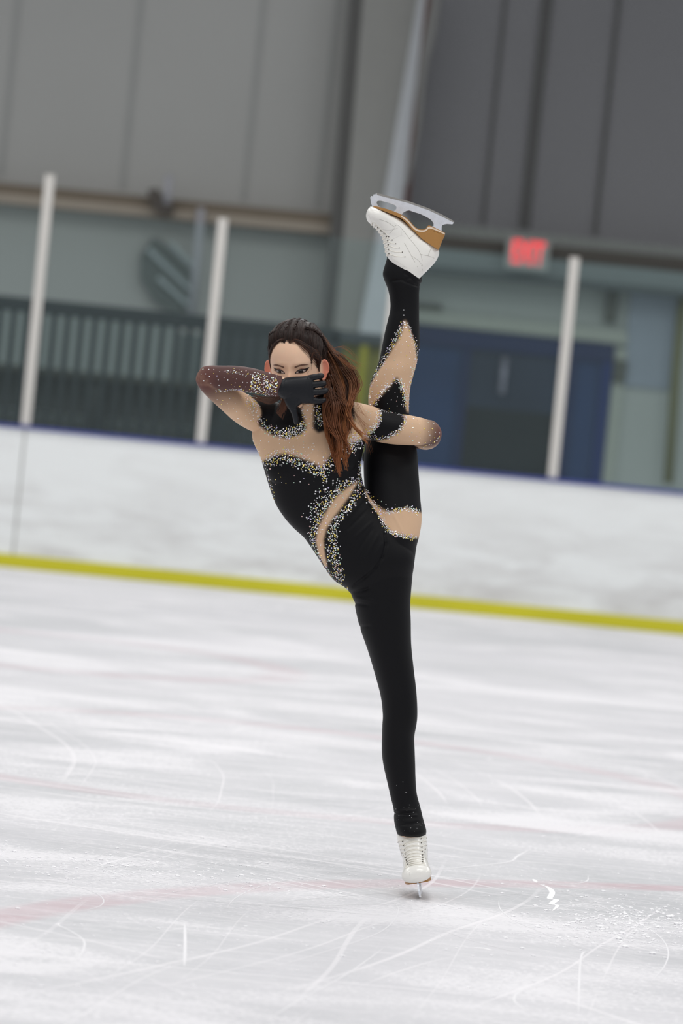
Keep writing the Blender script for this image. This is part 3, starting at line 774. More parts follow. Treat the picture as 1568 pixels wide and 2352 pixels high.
# a few soft folds, and the offset of the cloth
nv = bc + bn * .0016
fold = np.zeros(len(bc))
def wrinkle(p0, p1, w, h, mask=None):
    global fold
    a = np.array(p0, float); b = np.array(p1, float); d = b - a; L2 = d @ d
    tt = np.clip(((pp - a) @ d) / L2, 0, 1); q = a + tt[:, None] * d; dist = np.linalg.norm(pp - q, axis=1)
    f = h * np.exp(-(dist / w) ** 2) * np.minimum(1, 4 * np.minimum(tt + .15, 1.15 - tt)) * (bn[:, 1] < .2)
    if mask is not None: f = f * mask
    fold += f
up = [(883,1224),(886,1250),(878,1280),(862,1305),(840,1325),(812,1345)]
for a_, b_ in zip(up, up[1:]): wrinkle(a_, b_, 4, -.0040)
for a_, b_, h in (((830,1150),(790,1200),.0016),((845,1170),(800,1215),-.0018),((858,1195),(815,1235),.0015),((870,1225),(835,1290),.0016),((855,1215),(815,1275),-.0014),((875,1250),(850,1300),.0012),
                  ((810,1360),(850,1352),-.003),((812,1385),(845,1390),-.0025),((816,1372),(860,1380),.002),((820,1440),(850,1438),-.0018),((905,1185),(925,1225),.0014),((940,1180),(945,1225),-.0012)):
    wrinkle(a_, b_, 4, h)
for a_, b_ in (((932,612),(966,640)),((930,628),(962,652)),((925,645),(960,657)),((907,1868),(945,1868)),((900,645),(940,640)),((915,1895),(960,1890))): wrinkle(a_, b_, 3.2, -.003)
for a_, b_ in (((934,620),(964,646)),((910,1862),(950,1862)),((912,1875),(955,1873))): wrinkle(a_, b_, 3, .002)
nv = nv + bn * fold[:, None]
suit_me.vertices.foreach_set('co', nv.ravel())
# drop faces over the head, beyond the cuffs and at the hands
cuffS = [(912,1914),(919,1916),(942,1918),(963,1917),(985,1921)]
def below(pts, poly): return np.interp(pts[:, 0], [q[0] for q in poly], [q[1] for q in poly])
kill = is_head.copy()
kill |= (part == LEGS) & (pp[:, 1] > below(pp, [(900,1906),(907,1911),(919,1919),(942,1922),(963,1921),(985,1925)]))
kill |= (part == LEGR) & (pp[:, 1] < below(pp, [(880,586),(889,589),(911,598),(927,608),(953,628),(967,635),(990,650)]))
kill |= (part == ARMR) & (pp[:, 0] > 648) & (bc[:, 1] < -.1)
bmx = bmesh.new(); bmx.from_mesh(suit_me); bmx.verts.ensure_lookup_table()
bmesh.ops.delete(bmx, geom=[bmx.verts[i] for i in np.nonzero(kill)[0]], context='VERTS')
bmx.to_mesh(suit_me); suit_bvh = BVHTree.FromBMesh(bmx); bmx.free()
suit = link('catsuit', suit_me, m_suit, person, True); suit['label'] = 'black catsuit with sheer nude insets'
# under the cloth the body lies a few millimetres deeper, clear of every fold
bi = bc - bn * (np.where(kill, 0.0, .0052) * np.clip(1 - (above + .012) / .02, 0, 1) ** (part == NECK))[:, None]
body_me.vertices.foreach_set('co', bi.ravel())
body = link('body', body_me, m_skin, person, True)
bmx = bmesh.new(); bmx.from_mesh(body_me); body_bvh = BVHTree.FromBMesh(bmx); bmx.free()
sco = coords(suit_me); skd = KDTree(len(sco)); keep = np.nonzero(~kill)[0]
for i, c in enumerate(sco): skd.insert(c, i)
skd.balance(); spart = part[keep]

# ---- rhinestones
stone_mats = [mat('stone_clear', srgb(250, 250, 252), .12, metal=.15, spec=1, var=.02, coat=1), mat('stone_gold', srgb(246, 220, 104), .12, metal=.3, spec=1, var=.02, coat=1),
              mat('stone_rose', srgb(238, 196, 190), .12, metal=.2, spec=1, var=.02, coat=1), mat('stone_lilac', srgb(222, 210, 246), .12, metal=.2, spec=1, var=.02, coat=1), mat('stone_mint', srgb(206, 236, 214), .12, metal=.2, spec=1, var=.02, coat=1)]
stones = []
cell = {}
def try_stone(px, py, parts, r, gap=.75):
    o = CAMP; d = (P(px, py, 0) - CAMP).normalized()
    hit, nrm, idx, dist = suit_bvh.ray_cast(o, d)
    if hit is None: return False
    pr = spart[skd.find(hit)[1]]
    if parts and pr not in parts: return False
    for s in cell.get((int(px // 8), int(py // 8)), []) :
        if math.hypot(s[0] - px, s[1] - py) < gap * (s[2] + r * 820): return False
    for dx in (-1, 0, 1):
        for dy in (-1, 0, 1):
            for s in cell.get((int(px // 8) + dx, int(py // 8) + dy), []):
                if math.hypot(s[0] - px, s[1] - py) < gap * (s[2] + r * 820): return False
    cell.setdefault((int(px // 8), int(py // 8)), []).append((px, py, r * 820))
    if nrm.dot(d) > 0: nrm = -nrm
    stones.append((hit + nrm * r * .25, nrm, r)); return True
RS = random.Random(11)
def size(big=1.0):
    return RS.choice((.0013, .0015, .0017, .0019, .0022, .0027)) * big
def band(line, hw, n, parts, big=1.0, off=0, spread=1.0):
    """stones scattered about a line: dense on the line, thinning outwards"""
    c = catmull_px(line, 8); seg = [math.hypot(b[0] - a[0], b[1] - a[1]) for a, b in zip(c, c[1:])]; tot = sum(seg); k = 0; tries = 0
    while k < n and tries < n * 12:
        tries += 1; q = RS.random() * tot; i = 0
        while i < len(seg) - 1 and q > seg[i]: q -= seg[i]; i += 1
        f = q / max(seg[i], 1e-6); a, b = c[i], c[i + 1]; dx, dy = (b[0] - a[0]) / max(seg[i], 1e-6), (b[1] - a[1]) / max(seg[i], 1e-6)
        o = off + RS.gauss(0, hw * .55) * spread
        if abs(o - off) > hw * 1.6: continue
        if try_stone(a[0] + (b[0] - a[0]) * f - dy * o, a[1] + (b[1] - a[1]) * f + dx * o, parts, size(big)): k += 1
def scatter(poly, n, parts, big=.8, gap=3.0):
    xs_ = [p[0] for p in poly]; ys_ = [p[1] for p in poly]; k = 0; tries = 0
    while k < n and tries < n * 60:
        tries += 1; x = RS.uniform(min(xs_), max(xs_)); y = RS.uniform(min(ys_), max(ys_))
        if not inpoly(np.array([[x, y]]), poly)[0]: continue
        if try_stone(x, y, parts, size(big), gap): k += 1
TT = {TORSO, NECK}; AR = {ARMR}; AL = {ARML}; LR = {LEGR}; LH = {LEGR, TORSO, LEGS}
band([(603,1068),(612,1060),(634,1052),(658,1050),(686,1059),(714,1070),(736,1083),(752,1064),(766,1047),(785,1036),(806,1026),(832,1014)], 13, 330, TT, 1.1, 3)
band([(612,1052),(640,1036),(675,1036),(706,1052)], 7, 60, TT, .85)
band([(738,1080),(744,1095),(745,1110)], 5, 22, TT)
band([(800,1030),(812,1012),(828,1002),(836,992)], 11, 110, TT, .95)
band([(612,1075),(617,1095),(624,1125),(634,1155)], 4, 34, TT, .9)
scatter([(612,1085),(760,1092),(720,1112),(628,1115)], 12, TT, .8, 4)
scatter([(590,1010),(700,1010),(760,1030),(740,1060),(660,1035),(610,1050)], 28, TT, .7, 2.5)
band([(565,906),(578,937),(593,967),(617,991),(650,1004),(682,999),(702,984)], 11, 210, {TORSO, NECK, ARMR}, .95, -3)
band([(640,1000),(665,990),(690,982),(700,965)], 9, 60, TT, .95)
band([(694,932),(697,955),(700,980)], 6, 22, TT, .8)
scatter([(700,930),(718,930),(718,985),(704,985)], 12, TT, .75, 2)
band([(729,932),(730,950),(731,968),(738,980)], 8, 60, TT, .9)
scatter([(735,930),(820,930),(835,1000),(760,1000)], 26, TT, .7, 2.5)
band([(818,1106),(800,1114),(778,1130),(758,1152),(744,1180),(731,1205),(722,1228),(724,1254),(738,1284),(756,1312),(778,1340),(797,1354)], 8, 280, TT, 1.0, 5)
band([(790,1122),(760,1140),(735,1168),(715,1200)], 20, 90, TT, 1.0, 8)
band([(820,1118),(812,1135),(795,1160),(774,1184),(756,1208),(750,1232),(751,1262),(757,1290),(768,1315),(782,1338)], 9, 260, TT, 1.0, -8)
band([(775,1190),(768,1220),(772,1260),(776,1300)], 8, 50, TT, 1.0)
band([(822,1108),(800,1132),(772,1160),(752,1190),(738,1225),(738,1262)], 4, 30, TT, .75)
band([(829,1060),(827,1080),(825,1100),(828,1118)], 4, 60, TT, .85)
band([(835,1128),(850,1150),(866,1178),(880,1202),(893,1222)], 7, 120, LH, .95, -1)
band([(855,1152),(870,1166),(890,1174),(912,1170),(934,1163),(950,1170),(963,1178)], 6, 95, LH, .95, 2)
band([(888,1212),(902,1224),(925,1231),(958,1235)], 5, 80, LH, .9)
scatter([(850,1140),(900,1160),(955,1155),(960,1165),(900,1172),(862,1160)], 10, LH, .9, 3)
band([(929,738),(920,760),(908,784),(893,810),(879,835),(866,856),(855,878),(850,900),(849,918)], 6.5, 165, LR, .9, 2)
band([(934,742),(942,762),(950,786),(957,808),(953,832),(948,855),(942,880),(937,910),(936,938)], 5, 140, LR, .85)
for q in ((927,712),(927,724)): try_stone(*q, LR, .002)
scatter([(925,770),(945,790),(945,840),(935,900),(915,862),(880,885),(860,890),(895,830)], 34, LR, .75, 3)
band([(912,870),(898,882),(880,898),(862,920),(858,932)], 6, 70, LR, 1.0, 0)
band([(914,870),(922,886),(928,908),(932,940)], 6, 70, LR, 1.0, 0)
scatter([(905,900),(925,900),(925,940),(880,940)], 7, LR, .9, 4)
band([(868,943),(871,958),(864,978),(846,994),(838,1003)], 6.5, 100, AL, .95)
band([(926,953),(930,968),(919,986),(897,1001),(872,1007),(850,1005)], 5, 110, AL, .9)
band([(872,944),(890,946),(928,953)], 2, 16, AL, .8)
scatter([(840,940),(866,945),(864,975),(845,985)], 12, AL, .75, 3)
scatter([(935,955),(1010,970),(1012,1000),(960,1030),(935,1015)], 26, AL, .85, 3.5)
band([(1010,1002),(990,1020),(958,1030)], 3, 14, AL, .8)
band([(575,880),(605,886),(636,888)], 22, 130, AR, 1.05)
band([(510,850),(560,856),(610,864)], 6, 40, AR, .85)
scatter([(455,845),(600,860),(600,895),(470,885)], 24, AR, .8, 4)
band([(495,900),(520,897),(545,895),(575,901),(634,908)], 3.5, 70, AR, .8)
band([(566,903),(580,920),(590,940)], 8, 40, {ARMR, TORSO}, .9)
scatter([(480,905),(560,915),(580,960),(575,990),(520,940)], 18, AR, .75, 4)
band([(545,972),(560,988),(574,1004),(588,1032),(600,1055)], 3, 34, {ARMR, TORSO}, .75, 0)
print('stones', len(stones))
def stone_mesh(name, lst):
    bm = bmesh.new()
    for c, n_, r, k in lst:
        q = n_.to_track_quat('Z', 'Y').to_matrix().to_4x4()
        rv = bmesh.ops.create_icosphere(bm, subdivisions=1, radius=r, matrix=Matrix.Translation(c) @ q @ Matrix.Diagonal((1, 1, .6, 1)))
        for f in {f for v in rv['verts'] for f in v.link_faces}: f.material_index = k
    me = bpy.data.meshes.new(name); bm.to_mesh(me); bm.free(); return me
kinds = [RS.choices(range(5), (52, 20, 10, 8, 10))[0] for _ in stones]
allst = sorted([(c, n_, r, k) for (c, n_, r), k in zip(stones, kinds)], key=lambda s: -s[2])
proto = []
for k in range(5):
    me = stone_mesh('rhinestone', [(Vector((0, 0, 0)), Vector((0, 0, 1)), 1.0, 0)]); me.materials.append(stone_mats[k]); proto.append(me)
for c, n_, r, k in allst[:100]:
    o = bpy.data.objects.new('rhinestone', proto[k]); COL.objects.link(o); o.parent = suit
    o.matrix_local = Matrix.Translation(c) @ n_.to_track_quat('Z', 'Y').to_matrix().to_4x4() @ Matrix.Diagonal((r, r, r, 1))
o = link('rhinestone_scatter', stone_mesh('rhinestone_scatter', allst[100:]), stone_mats, suit); o['kind'] = 'stuff'

# flecks of ice on the cuff of the standing leg
bm = bmesh.new()
for k in range(34):
    px_ = RS.uniform(908, 972); py_ = RS.uniform(1850, 1916) if k < 26 else RS.uniform(1780, 1850); d = (P(px_, py_, 0) - CAMP).normalized(); hit = suit_bvh.ray_cast(CAMP, d)[0]
    if hit is not None: bmesh.ops.create_icosphere(bm, subdivisions=1, radius=RS.choice((.0004, .0005, .0007, .0011)), matrix=Matrix.Translation(hit))
o = from_bm('ice_flecks', bm, m_snow, suit); o['kind'] = 'stuff'; o['label'] = 'white flecks of ice on the cuff'

# ---- face: eyes, brows, liner laid on the face
def on_face(x, z, lift):
    o = H(x, .101, z); hit, n_, i, d = body_bvh.ray_cast(o, -hf)
    return hit + hf * lift
def face_patch(name, outline, lift, m, bulge=0, cx=None, cz=None):
    bm = bmesh.new(); cx = cx if cx is not None else sum(p[0] for p in outline) / len(outline); cz = cz if cz is not None else sum(p[1] for p in outline) / len(outline)
    rings = []
    for q in (1, .75, .5, .25):
        rings.append([bm.verts.new(on_face(cx + (x - cx) * q, cz + (z - cz) * q, lift + bulge * (1 - q * q))) for x, z in outline])
    c = bm.verts.new(on_face(cx, cz, lift + bulge)); n = len(outline)
    rim = [bm.verts.new(v.co - hf * .002) for v in rings[0]]
    for a, b_ in zip([rim] + rings, rings):
        for k in range(n): bm.faces.new((a[k], a[(k + 1) % n], b_[(k + 1) % n], b_[k]))
    for k in range(n): bm.faces.new((rings[-1][k], rings[-1][(k + 1) % n], c))
    return from_bm(name, bm, m, person, True)
m_white = mat('eye_white', srgb(188, 168, 158), .2, var=.02, coat=.5); m_iris = mat('iris', srgb(34, 21, 17), .15, var=.2, vscale=400, coat=1); m_pup = mat('pupil', srgb(8, 6, 6), .1, coat=1)
m_liner = mat('eyeliner', srgb(38, 26, 25), .5); m_brow = mat('brow_hair', srgb(124, 92, 76), .7, bump=.3, bscale=900); m_lip = mat('lips', srgb(190, 96, 92), .4); m_shadow = mat('eye_shadow', srgb(168, 120, 96), .5)
def smooth_outline(pts, n=5):
    K = pts[-1:] + pts + pts[:2]; out = []
    a = np.array(K, float)
    for i in range(1, len(K) - 2):
        p0, p1, p2, p3 = a[i - 1], a[i], a[i + 1], a[i + 2]
        for s in range(n):
            t_ = s / n; out.append(tuple(.5 * ((2 * p1) + (-p0 + p2) * t_ + (2 * p0 - 5 * p1 + 4 * p2 - p3) * t_ * t_ + (-p0 + 3 * p1 - 3 * p2 + p3) * t_ ** 3)))
    return out
for sx in (-1, 1):
    ex, ez = sx * .0305, -.0075
    o = face_patch('eyelid', smooth_outline([(ex + sx * a, ez + b_) for a, b_ in ((-.0165,-.004),(-.009,.0045),(.001,.0085),(.011,.0075),(.0175,.0045),(.014,-.002),(.005,-.0055),(-.006,-.0055))]), .0003, m_shadow); o['label'] = 'shaded eyelid'
    face_patch('eyeliner', smooth_outline([(ex + sx * a, ez + b_) for a, b_ in ((-.0165,-.0050),(-.010,.0022),(-.001,.0060),(.008,.0058),(.0205,.0088),(.014,.0005),(.009,-.0035),(.002,-.0052),(-.007,-.0050))]), .0006, m_liner)
    face_patch('eyeball', smooth_outline([(ex + sx * a, ez + b_) for a, b_ in ((-.0135,-.0042),(-.007,.0012),(0,.0030),(.007,.0026),(.0115,.0004),(.007,-.0032),(0,-.0044),(-.007,-.0044))]), .0009, m_white, .0012)
    gx = ex - .001; gz = ez - .0006
    outl = [(gx + .0063 * math.cos(a), min(ez + .0032, max(ez - .0046, gz + .0063 * math.sin(a)))) for a in [2 * math.pi * k / 28 for k in range(28)]]
    face_patch('iris', outl, .0022, m_iris, .0006, gx, gz)
    outl = [(gx + .0026 * math.cos(a), gz + .0026 * math.sin(a)) for a in [2 * math.pi * k / 16 for k in range(16)]]
    face_patch('pupil', outl, .0030, m_pup, .0003)
    for bead in ((.0185, -.0035), (.0165, -.0065)) if sx > 0 else ((.0185, .001),):
        bmb = bmesh.new(); bmesh.ops.create_icosphere(bmb, subdivisions=2, radius=.0009, matrix=Matrix.Translation(on_face(ex + sx * bead[0], ez + bead[1], .0005))); from_bm('face_bead', bmb, m_pup, person)
    br = [(-.0150, .0150), (-.008, .0180), (.002, .0205), (.011, .0205), (.0205, .0160), (.011, .0168), (.002, .0158), (-.008, .0128), (-.0145, .0100)]
    face_patch('eyebrow', smooth_outline([(ex + sx * a, ez + b_) for a, b_ in br]), .0005, m_brow)
face_patch('lips', smooth_outline([(-.022,-.066),(-.010,-.060),(0,-.062),(.010,-.060),(.022,-.066),(.010,-.074),(0,-.0755),(-.010,-.074)]), .0006, m_lip, .0015)

# ---- gloves
m_glove = mat('glove_fabric', srgb(20, 22, 27), .45, spec=.28, var=.08, bump=.06, bscale=500)
bm = bmesh.new(); YH = -.172
palm = [(635,889,634,899,YH+.014,.014),(638,880,637,907,YH+.012,.024),(644,873,642,912,YH+.010,.028),(653,868.5,650,917,YH+.006,.027),(664,866,662,922,YH+.003,.024),(676,865,675,927,YH,.021),(690,864.5,692,927,YH-.002,.019),(702,863.5,705,927,YH-.002,.0175),(712,862,716,927.5,YH,.0155),(718,862.5,721,926,YH+.002,.0130)]
loft(bm, flat_rings(palm), 32, 4, pw=2.3, dome=False)
def finger(rows): loft(bm, chain_rings(rows), 20, 4)
finger([(706,870,YH,.0092),(718,867,YH-.002,.0090),(728,865,YH+.001,.0086),(735,863.5,YH+.010,.0082),(738.5,863,YH+.024,.0076),(737,863,YH+.040,.0066)])
finger([(706,885,YH,.0096),(719,884,YH-.003,.0094),(732,882.5,YH,.0090),(741,881,YH+.010,.0085),(743.5,881,YH+.026,.0078),(740,882,YH+.044,.0066)])
finger([(706,901,YH,.0096),(720,901,YH-.003,.0094),(735,900,YH,.0090),(745,898,YH+.009,.0085),(748,897,YH+.024,.0078),(744,897,YH+.042,.0066)])
finger([(704,917,YH,.0096),(718,919,YH-.001,.0092),(730,921,YH+.001,.0088),(739.5,920,YH+.008,.0080),(743.5,918.5,YH+.020,.0070),(742,918,YH+.034,.0058)])
loft(bm, flat_rings([(648,898,712,905,YH+.002,.019),(650,912,706,918,YH+.001,.020),(653,922,695,926,YH-.001,.0185),(659,934,684,934,YH-.004,.0155),(665,943,683,942,YH-.006,.0130),(669.5,952,683.5,951,YH-.007,.0112),(672,961,686,960,YH-.006,.0104),(674,969,685.5,969.5,YH-.004,.0092),(676,975,682.5,975.5,YH-.002,.0062)]), 28, 4, dome=False)
gm = voxel(bm, .0011, 5, .5)
a = coords(gm); q = proj(a)
# soft creases across the palm
nn = normals(gm); f_ = np.zeros(len(a))
for p0, p1, w, h in (((645,868),(640,905),2.2,-.0012),((708,866),(712,925),2.5,-.0010),((652,915),(668,905),2.5,-.0009),((655,872),(650,898),3,.0009),((716,868),(718,924),1.8,-.0005),((731,860),(732,925),1.4,-.0006),((668,940),(682,938),1.8,-.0007)):
    A_ = np.array(p0, float); B_ = np.array(p1, float); d = B_ - A_; tt = np.clip(((q - A_) @ d) / (d @ d), 0, 1); dist = np.linalg.norm(q - A_ - tt[:, None] * d, axis=1); f_ += h * np.exp(-(dist / w) ** 2)
a = a + nn * f_[:, None]; gm.vertices.foreach_set('co', a.ravel())
gl_r = link('glove', gm, m_glove, person, True); gl_r['label'] = 'black glove held open across the lower face'
# second glove, on the hand that clasps the raised leg from behind
gm2 = gm.copy(); a = coords(gm2); c0_ = np.array(P(640, 888, YH + .01)); a = a - c0_
R3 = np.array([[-1, 0, 0], [0, -1, 0], [0, 0, 1.0]]); mir = a @ R3.T
mir[:, 1] *= -1; mir = mir @ np.array([[1, 0, 0], [0, -1, 0], [0, 0, 1.0]])
a = mir + np.array(P(890, 985, .197)); gm2.vertices.foreach_set('co', a.ravel())
o = link('glove', gm2, m_glove, person, True); o['label'] = 'black glove clasping the raised leg from behind'

# ---- hair
m_hair = tinted('hair', .45, .25); m_hair.node_tree.nodes['Principled BSDF'].inputs['Anisotropic'].default_value = .4
DK = np.array(srgb(38, 26, 22)); MD = np.array(srgb(82, 52, 37)); AU = np.array(srgb(132, 78, 45)); LT = np.array(srgb(170, 108, 64))
def hairline(x):    # height of the hairline on the forehead
    ax = abs(x + .006); return .078 - .42 * max(0, ax - .018) - 9.0 * max(0, ax - .034) ** 2 - 80 * max(0, ax - .05) ** 2
def in_hair(x, y, z):
    if y < -.002: return z > -.07 or y < -.03
    if y < .022: return z > .022 
    return z > hairline(x)
bm = bmesh.new(); cl = bm.verts.layers.float_color.new('tint')
n = 96; vr = []; HT2 = cr_interp(HT, 8)
for z, w, f, bk in HT2:
    ring = []
    for k in range(n):
        x, y, zz_ = head_pt(z, 2 * math.pi * k / n, w, f, bk, False)
        e = .0045 if y > .02 else .006
        if y >= .02: d = min(1, max(0, (zz_ - hairline(x)) / .02)); e = -.001 + .0065 * d
        elif y > -.002: d = min(1, max(0, (zz_ - .02) / .02)); e = .0005 + .006 * d
        l_ = math.sqrt(x * x + y * y + zz_ * zz_) + 1e-6; s = 1 + e / l_
        v = bm.verts.new(H(x * s, y * s, zz_ * s)); v[cl] = (*(DK * RS.uniform(.7, 1.1)), 1); ring.append((v, (x, y, zz_)))
    vr.append(ring)
for a_, b_ in zip(vr, vr[1:]):
    for k in range(n):
        q4 = (a_[k], a_[(k + 1) % n], b_[(k + 1) % n], b_[k])
        if all(in_hair(*p_[1]) for p_ in q4): bm.faces.new([p_[0] for p_ in q4])
topc = bm.verts.new(H(0, -.004, .119)); topc[cl] = (*DK, 1)
for k in range(n): bm.faces.new((vr[0][k][0], vr[0][(k + 1) % n][0], topc))
bmesh.ops.delete(bm, geom=[v for v in bm.verts if not v.link_faces], context='VERTS')
bm.normal_update()
cap_bvh = BVHTree.FromBMesh(bm)
nface = bmesh.new(); full = []
for z, w, f, bk in HT2:
    full.append([nface.verts.new(H(*[c * 1.0 for c in head_pt(z, 2 * math.pi * k / 64, w, f, bk, False)])) for k in range(64)])
for a_, b_ in zip(full, full[1:]):
    for k in range(64): nface.faces.new((a_[k], a_[(k + 1) % 64], b_[(k + 1) % 64], b_[k]))
nface.faces.new(full[0][::-1]); nface.faces.new(full[-1]); skull_bvh = BVHTree.FromBMesh(nface); nface.free()
def surf(x, y, z, lift=.002):
    """lay a point given in head space onto the hair cap, or onto the skin where there is no cap"""
    q_ = Vector((x, y, z)); d_ = (q_ - Vector((0, -.005, .01))).normalized(); o_ = H(*(Vector((0, -.005, .01)) + d_ * .25)); wd_ = (H(0, -.005, .01) - o_).normalized()
    best = None
    for bv_ in (cap_bvh, skull_bvh):
        h_ = bv_.ray_cast(o_, wd_)
        if h_[0] is not None and (best is None or h_[3] < best[1]): best = (h_[0], h_[3])
    return (best[0] if best else H(x, y, z)) - wd_ * lift
def strand(pts, r, c0_, c1_, seg=4):
    nP = len(pts); cols = [tuple(c0_ + (c1_ - c0_) * (i / (nP - 1))) for i in range(nP)]
    rr = [r * min(1, .35 + 3.0 * i / nP, .25 + 2.2 * (nP - 1 - i) / nP) for i in range(nP)]
    tube(bm, pts, rr, seg, True, cl, cols)
# combed from the hairline back to the half-up tie
for k in range(900):
    x = RS.uniform(-.068, .068)
    z0 = hairline(x) + RS.uniform(-.004, .003); a = math.sqrt(max(0.0, 1 - (x / .0745) ** 2)); y0 = .086 * a
    if RS.random() < .5: z0 += RS.uniform(0, .04); y0 *= .8
    tgt = (x * .25 + RS.uniform(-.006, .006), -.075 + RS.uniform(-.015, .015), .055 + RS.uniform(-.015, .02)) if abs(x) < .045 else (math.copysign(.045, x), -.07, .03 + RS.uniform(-.03, .03))
    lift = RS.uniform(.0004, .0026) + (.002 * math.sin(x * 260) if abs(x) < .05 else 0); pts = []
    for i in range(12):
        u = i / 11; xx = x * (1 - u) + tgt[0] * u + .0015 * math.sin(u * 7 + k); yy = y0 * (1 - u) + tgt[1] * u; zz_ = z0 * (1 - u) + tgt[2] * u + .055 * math.sin(math.pi * u)
        pts.append(surf(xx, yy, zz_, (-.0004 if i == 0 else lift)))
    c = DK * RS.uniform(.6, 2.0); strand(pts, RS.uniform(.0007, .0014), c, c * 1.05)
# hair swept from the parting down over both temples to the ears
for sx, num in ((-1, 330), (1, 430)):
    for k in range(num):
        q0 = RS.uniform(0, 1) ** 1.2; ins = -RS.expovariate(1 / (.0030 if sx < 0 else .0050)) + .011
        x0 = sx * (.010 + .046 * q0); xs_ = [x0, x0 + sx * .018, sx * .060, sx * .070, sx * .072]
        ends = RS.uniform(-.012, .012) if sx < 0 else RS.uniform(-.022, .012)
        zs_ = [hairline(x0) + .012 + ins * .3, None, .034 + ins * 1.1, .014 + ins, ends]
        zs_[1] = min(hairline(x0 + sx * .012) + .004 + ins, zs_[0] - .002)
        ys_ = [.085, .080, .055 - .008 * RS.random(), .040 - .014 * RS.random(), .022 + (.012 if ins < -.004 else 0) * RS.random()]
        P5 = cr_interp(list(zip(xs_, ys_, zs_)), 4); lf = RS.uniform(.0006, .0028)
        if abs(x0) > .04: P5 = P5[4:]
        pts = [surf(a_, b_, c_, lf if i else .0002) for i, (a_, b_, c_) in enumerate(P5)]
        c = (DK if RS.random() < .75 else MD) * RS.uniform(.7, 1.6); strand(pts, RS.uniform(.0003, .0009) * (1 if ins > .004 else .55), c, c * 1.2)
# wispy fringe over the image-right forehead
for k in range(60):
    x = RS.uniform(-.004, .052); zt_ = hairline(x) + .006; L = RS.uniform(.010, .036) * (1 if x > .02 else .5); pts = []
    for i in range(6):
        u = i / 5; xx = x + .016 * u * u; pts.append(on_face(min(xx, .066), zt_ - L * u, .0012 + .0015 * math.sin(u * 3)))
    strand(pts, .00022, MD, MD * 1.4, 3)
# long loose hair over the shoulder
inner = cr_interp([(722,778),(741,832),(748,872),(748,900),(742,930),(747,962),(757,1000),(770,1040),(780,1088)], 5)
outer = cr_interp([(728,752),(764,802),(797,844),(812,884),(811,925),(815,962),(822,995),(806,1040),(788,1084)], 5)
Yk = np.interp(np.arange(len(inner)), np.linspace(0, len(inner) - 1, 6), [.035, .0, -.06, -.105, -.125, -.135])
def flow(w, depth, ph, amp, t0, t1, step=1, out=0):
    pts = []; N = len(inner); i0 = int(t0 * (N - 1)); i1 = int(t1 * (N - 1))
    for i in range(i0, i1 + 1, step):
        u = i / (N - 1); wob = amp * math.sin(ph + u * 12) * (.15 + 1.1 * u); a = inner[i]; b_ = outer[i]
        x = a[0] + (b_[0] - a[0]) * w + wob + out * max(0, u - .2) ** 1.5 * 1.4; y = a[1] + (b_[1] - a[1]) * w + 1.5 * math.cos(ph * 2 + u * 9)
        pts.append(P(x, y, Yk[i] + depth * (1 - .4 * u) + .006 * math.cos(ph + u * 10)))
    return pts
for lk in range(34):
    w0 = (lk + .5) / 34 if lk < 24 else RS.random(); d0 = RS.uniform(-.022, .03); ph = 1.0 + 1.6 * w0 + RS.gauss(0, .8); am = RS.uniform(3, 9); t1 = RS.choice((.66, .74, .82, .9, .96, 1.0)) if w0 < .6 else RS.choice((.58, .66, .74, .82)); eo = RS.gauss(0, 9)
    tone = RS.choice((MD, AU, AU, LT, DK * 1.3, MD)) 
    for k in range(44):
        w = w0 + RS.gauss(0, .03); t0 = RS.uniform(0, .07)
        pts = flow(min(1.04, max(-.04, w)), d0 + RS.gauss(0, .006), ph + RS.gauss(0, .22), am * RS.uniform(.8, 1.2), t0, min(1, t1 + RS.uniform(-.12, .03)), 1, eo * RS.uniform(.7, 1.3))
        strand(pts, RS.uniform(.0005, .0013), MD * RS.uniform(.6, 1.3), tone * RS.uniform(.75, 1.4))
# separate curling locks
for path, cnt, rr_ in (([(758,840),(778,885),(792,930),(806,968),(830,1000),(846,1022)], 46, 4), ([(764,860),(782,905),(776,950),(784,1000),(803,1032),(791,1066)], 60, 5),
                  ([(752,890),(766,930),(764,975),(780,1020),(776,1060),(782,1100)], 60, 5), ([(786,842),(812,880),(806,920),(800,950),(815,980),(842,1001)], 50, 5),
                  ([(776,812),(806,850),(820,885),(808,915),(800,945),(812,975)], 60, 6), ([(748,872),(756,910),(748,945),(760,985),(778,1015),(770,1050)], 50, 5),
                  ([(760,900),(790,935),(800,975),(790,1010),(800,1040)], 50, 5)):
    K = cr_interp(path, 6); tone = RS.choice((AU, LT, AU)); dd = RS.uniform(-.03, -.012)
    for k in range(cnt):
        o1 = RS.gauss(0, rr_); o2 = RS.gauss(0, .006); e_ = RS.uniform(.82, 1.0); n_ = int(len(K) * e_)
        strand([P(K[i][0] + o1 * (1 - .75 * i / len(K)) + 1.2 * math.sin(i * .5 + o1), K[i][1] + RS.uniform(-.2, .2), float(np.interp(K[i][1], [800, 860, 930, 1000, 1100], [.0, -.04, -.11, -.13, -.14])) + dd + o2) for i in range(n_)],
               RS.uniform(.0005, .0011), MD * RS.uniform(.7, 1.3), tone * RS.uniform(.8, 1.4))
# hair behind the ears
for sx in (-1, 1):
    for k in range(170):
        y0 = RS.uniform(-.055, .006); z0 = RS.uniform(.015, .05); pts = []
        for i in range(7):
            u = i / 6; pts.append(surf(sx * (.072 - .004 * u), y0 - .03 * u, z0 - (.085 + .02 * (k % 3)) * u, .001 + .003 * RS.random()))
        c = DK * RS.uniform(.7, 1.6); strand(pts, RS.uniform(.0008, .0014), c, MD)
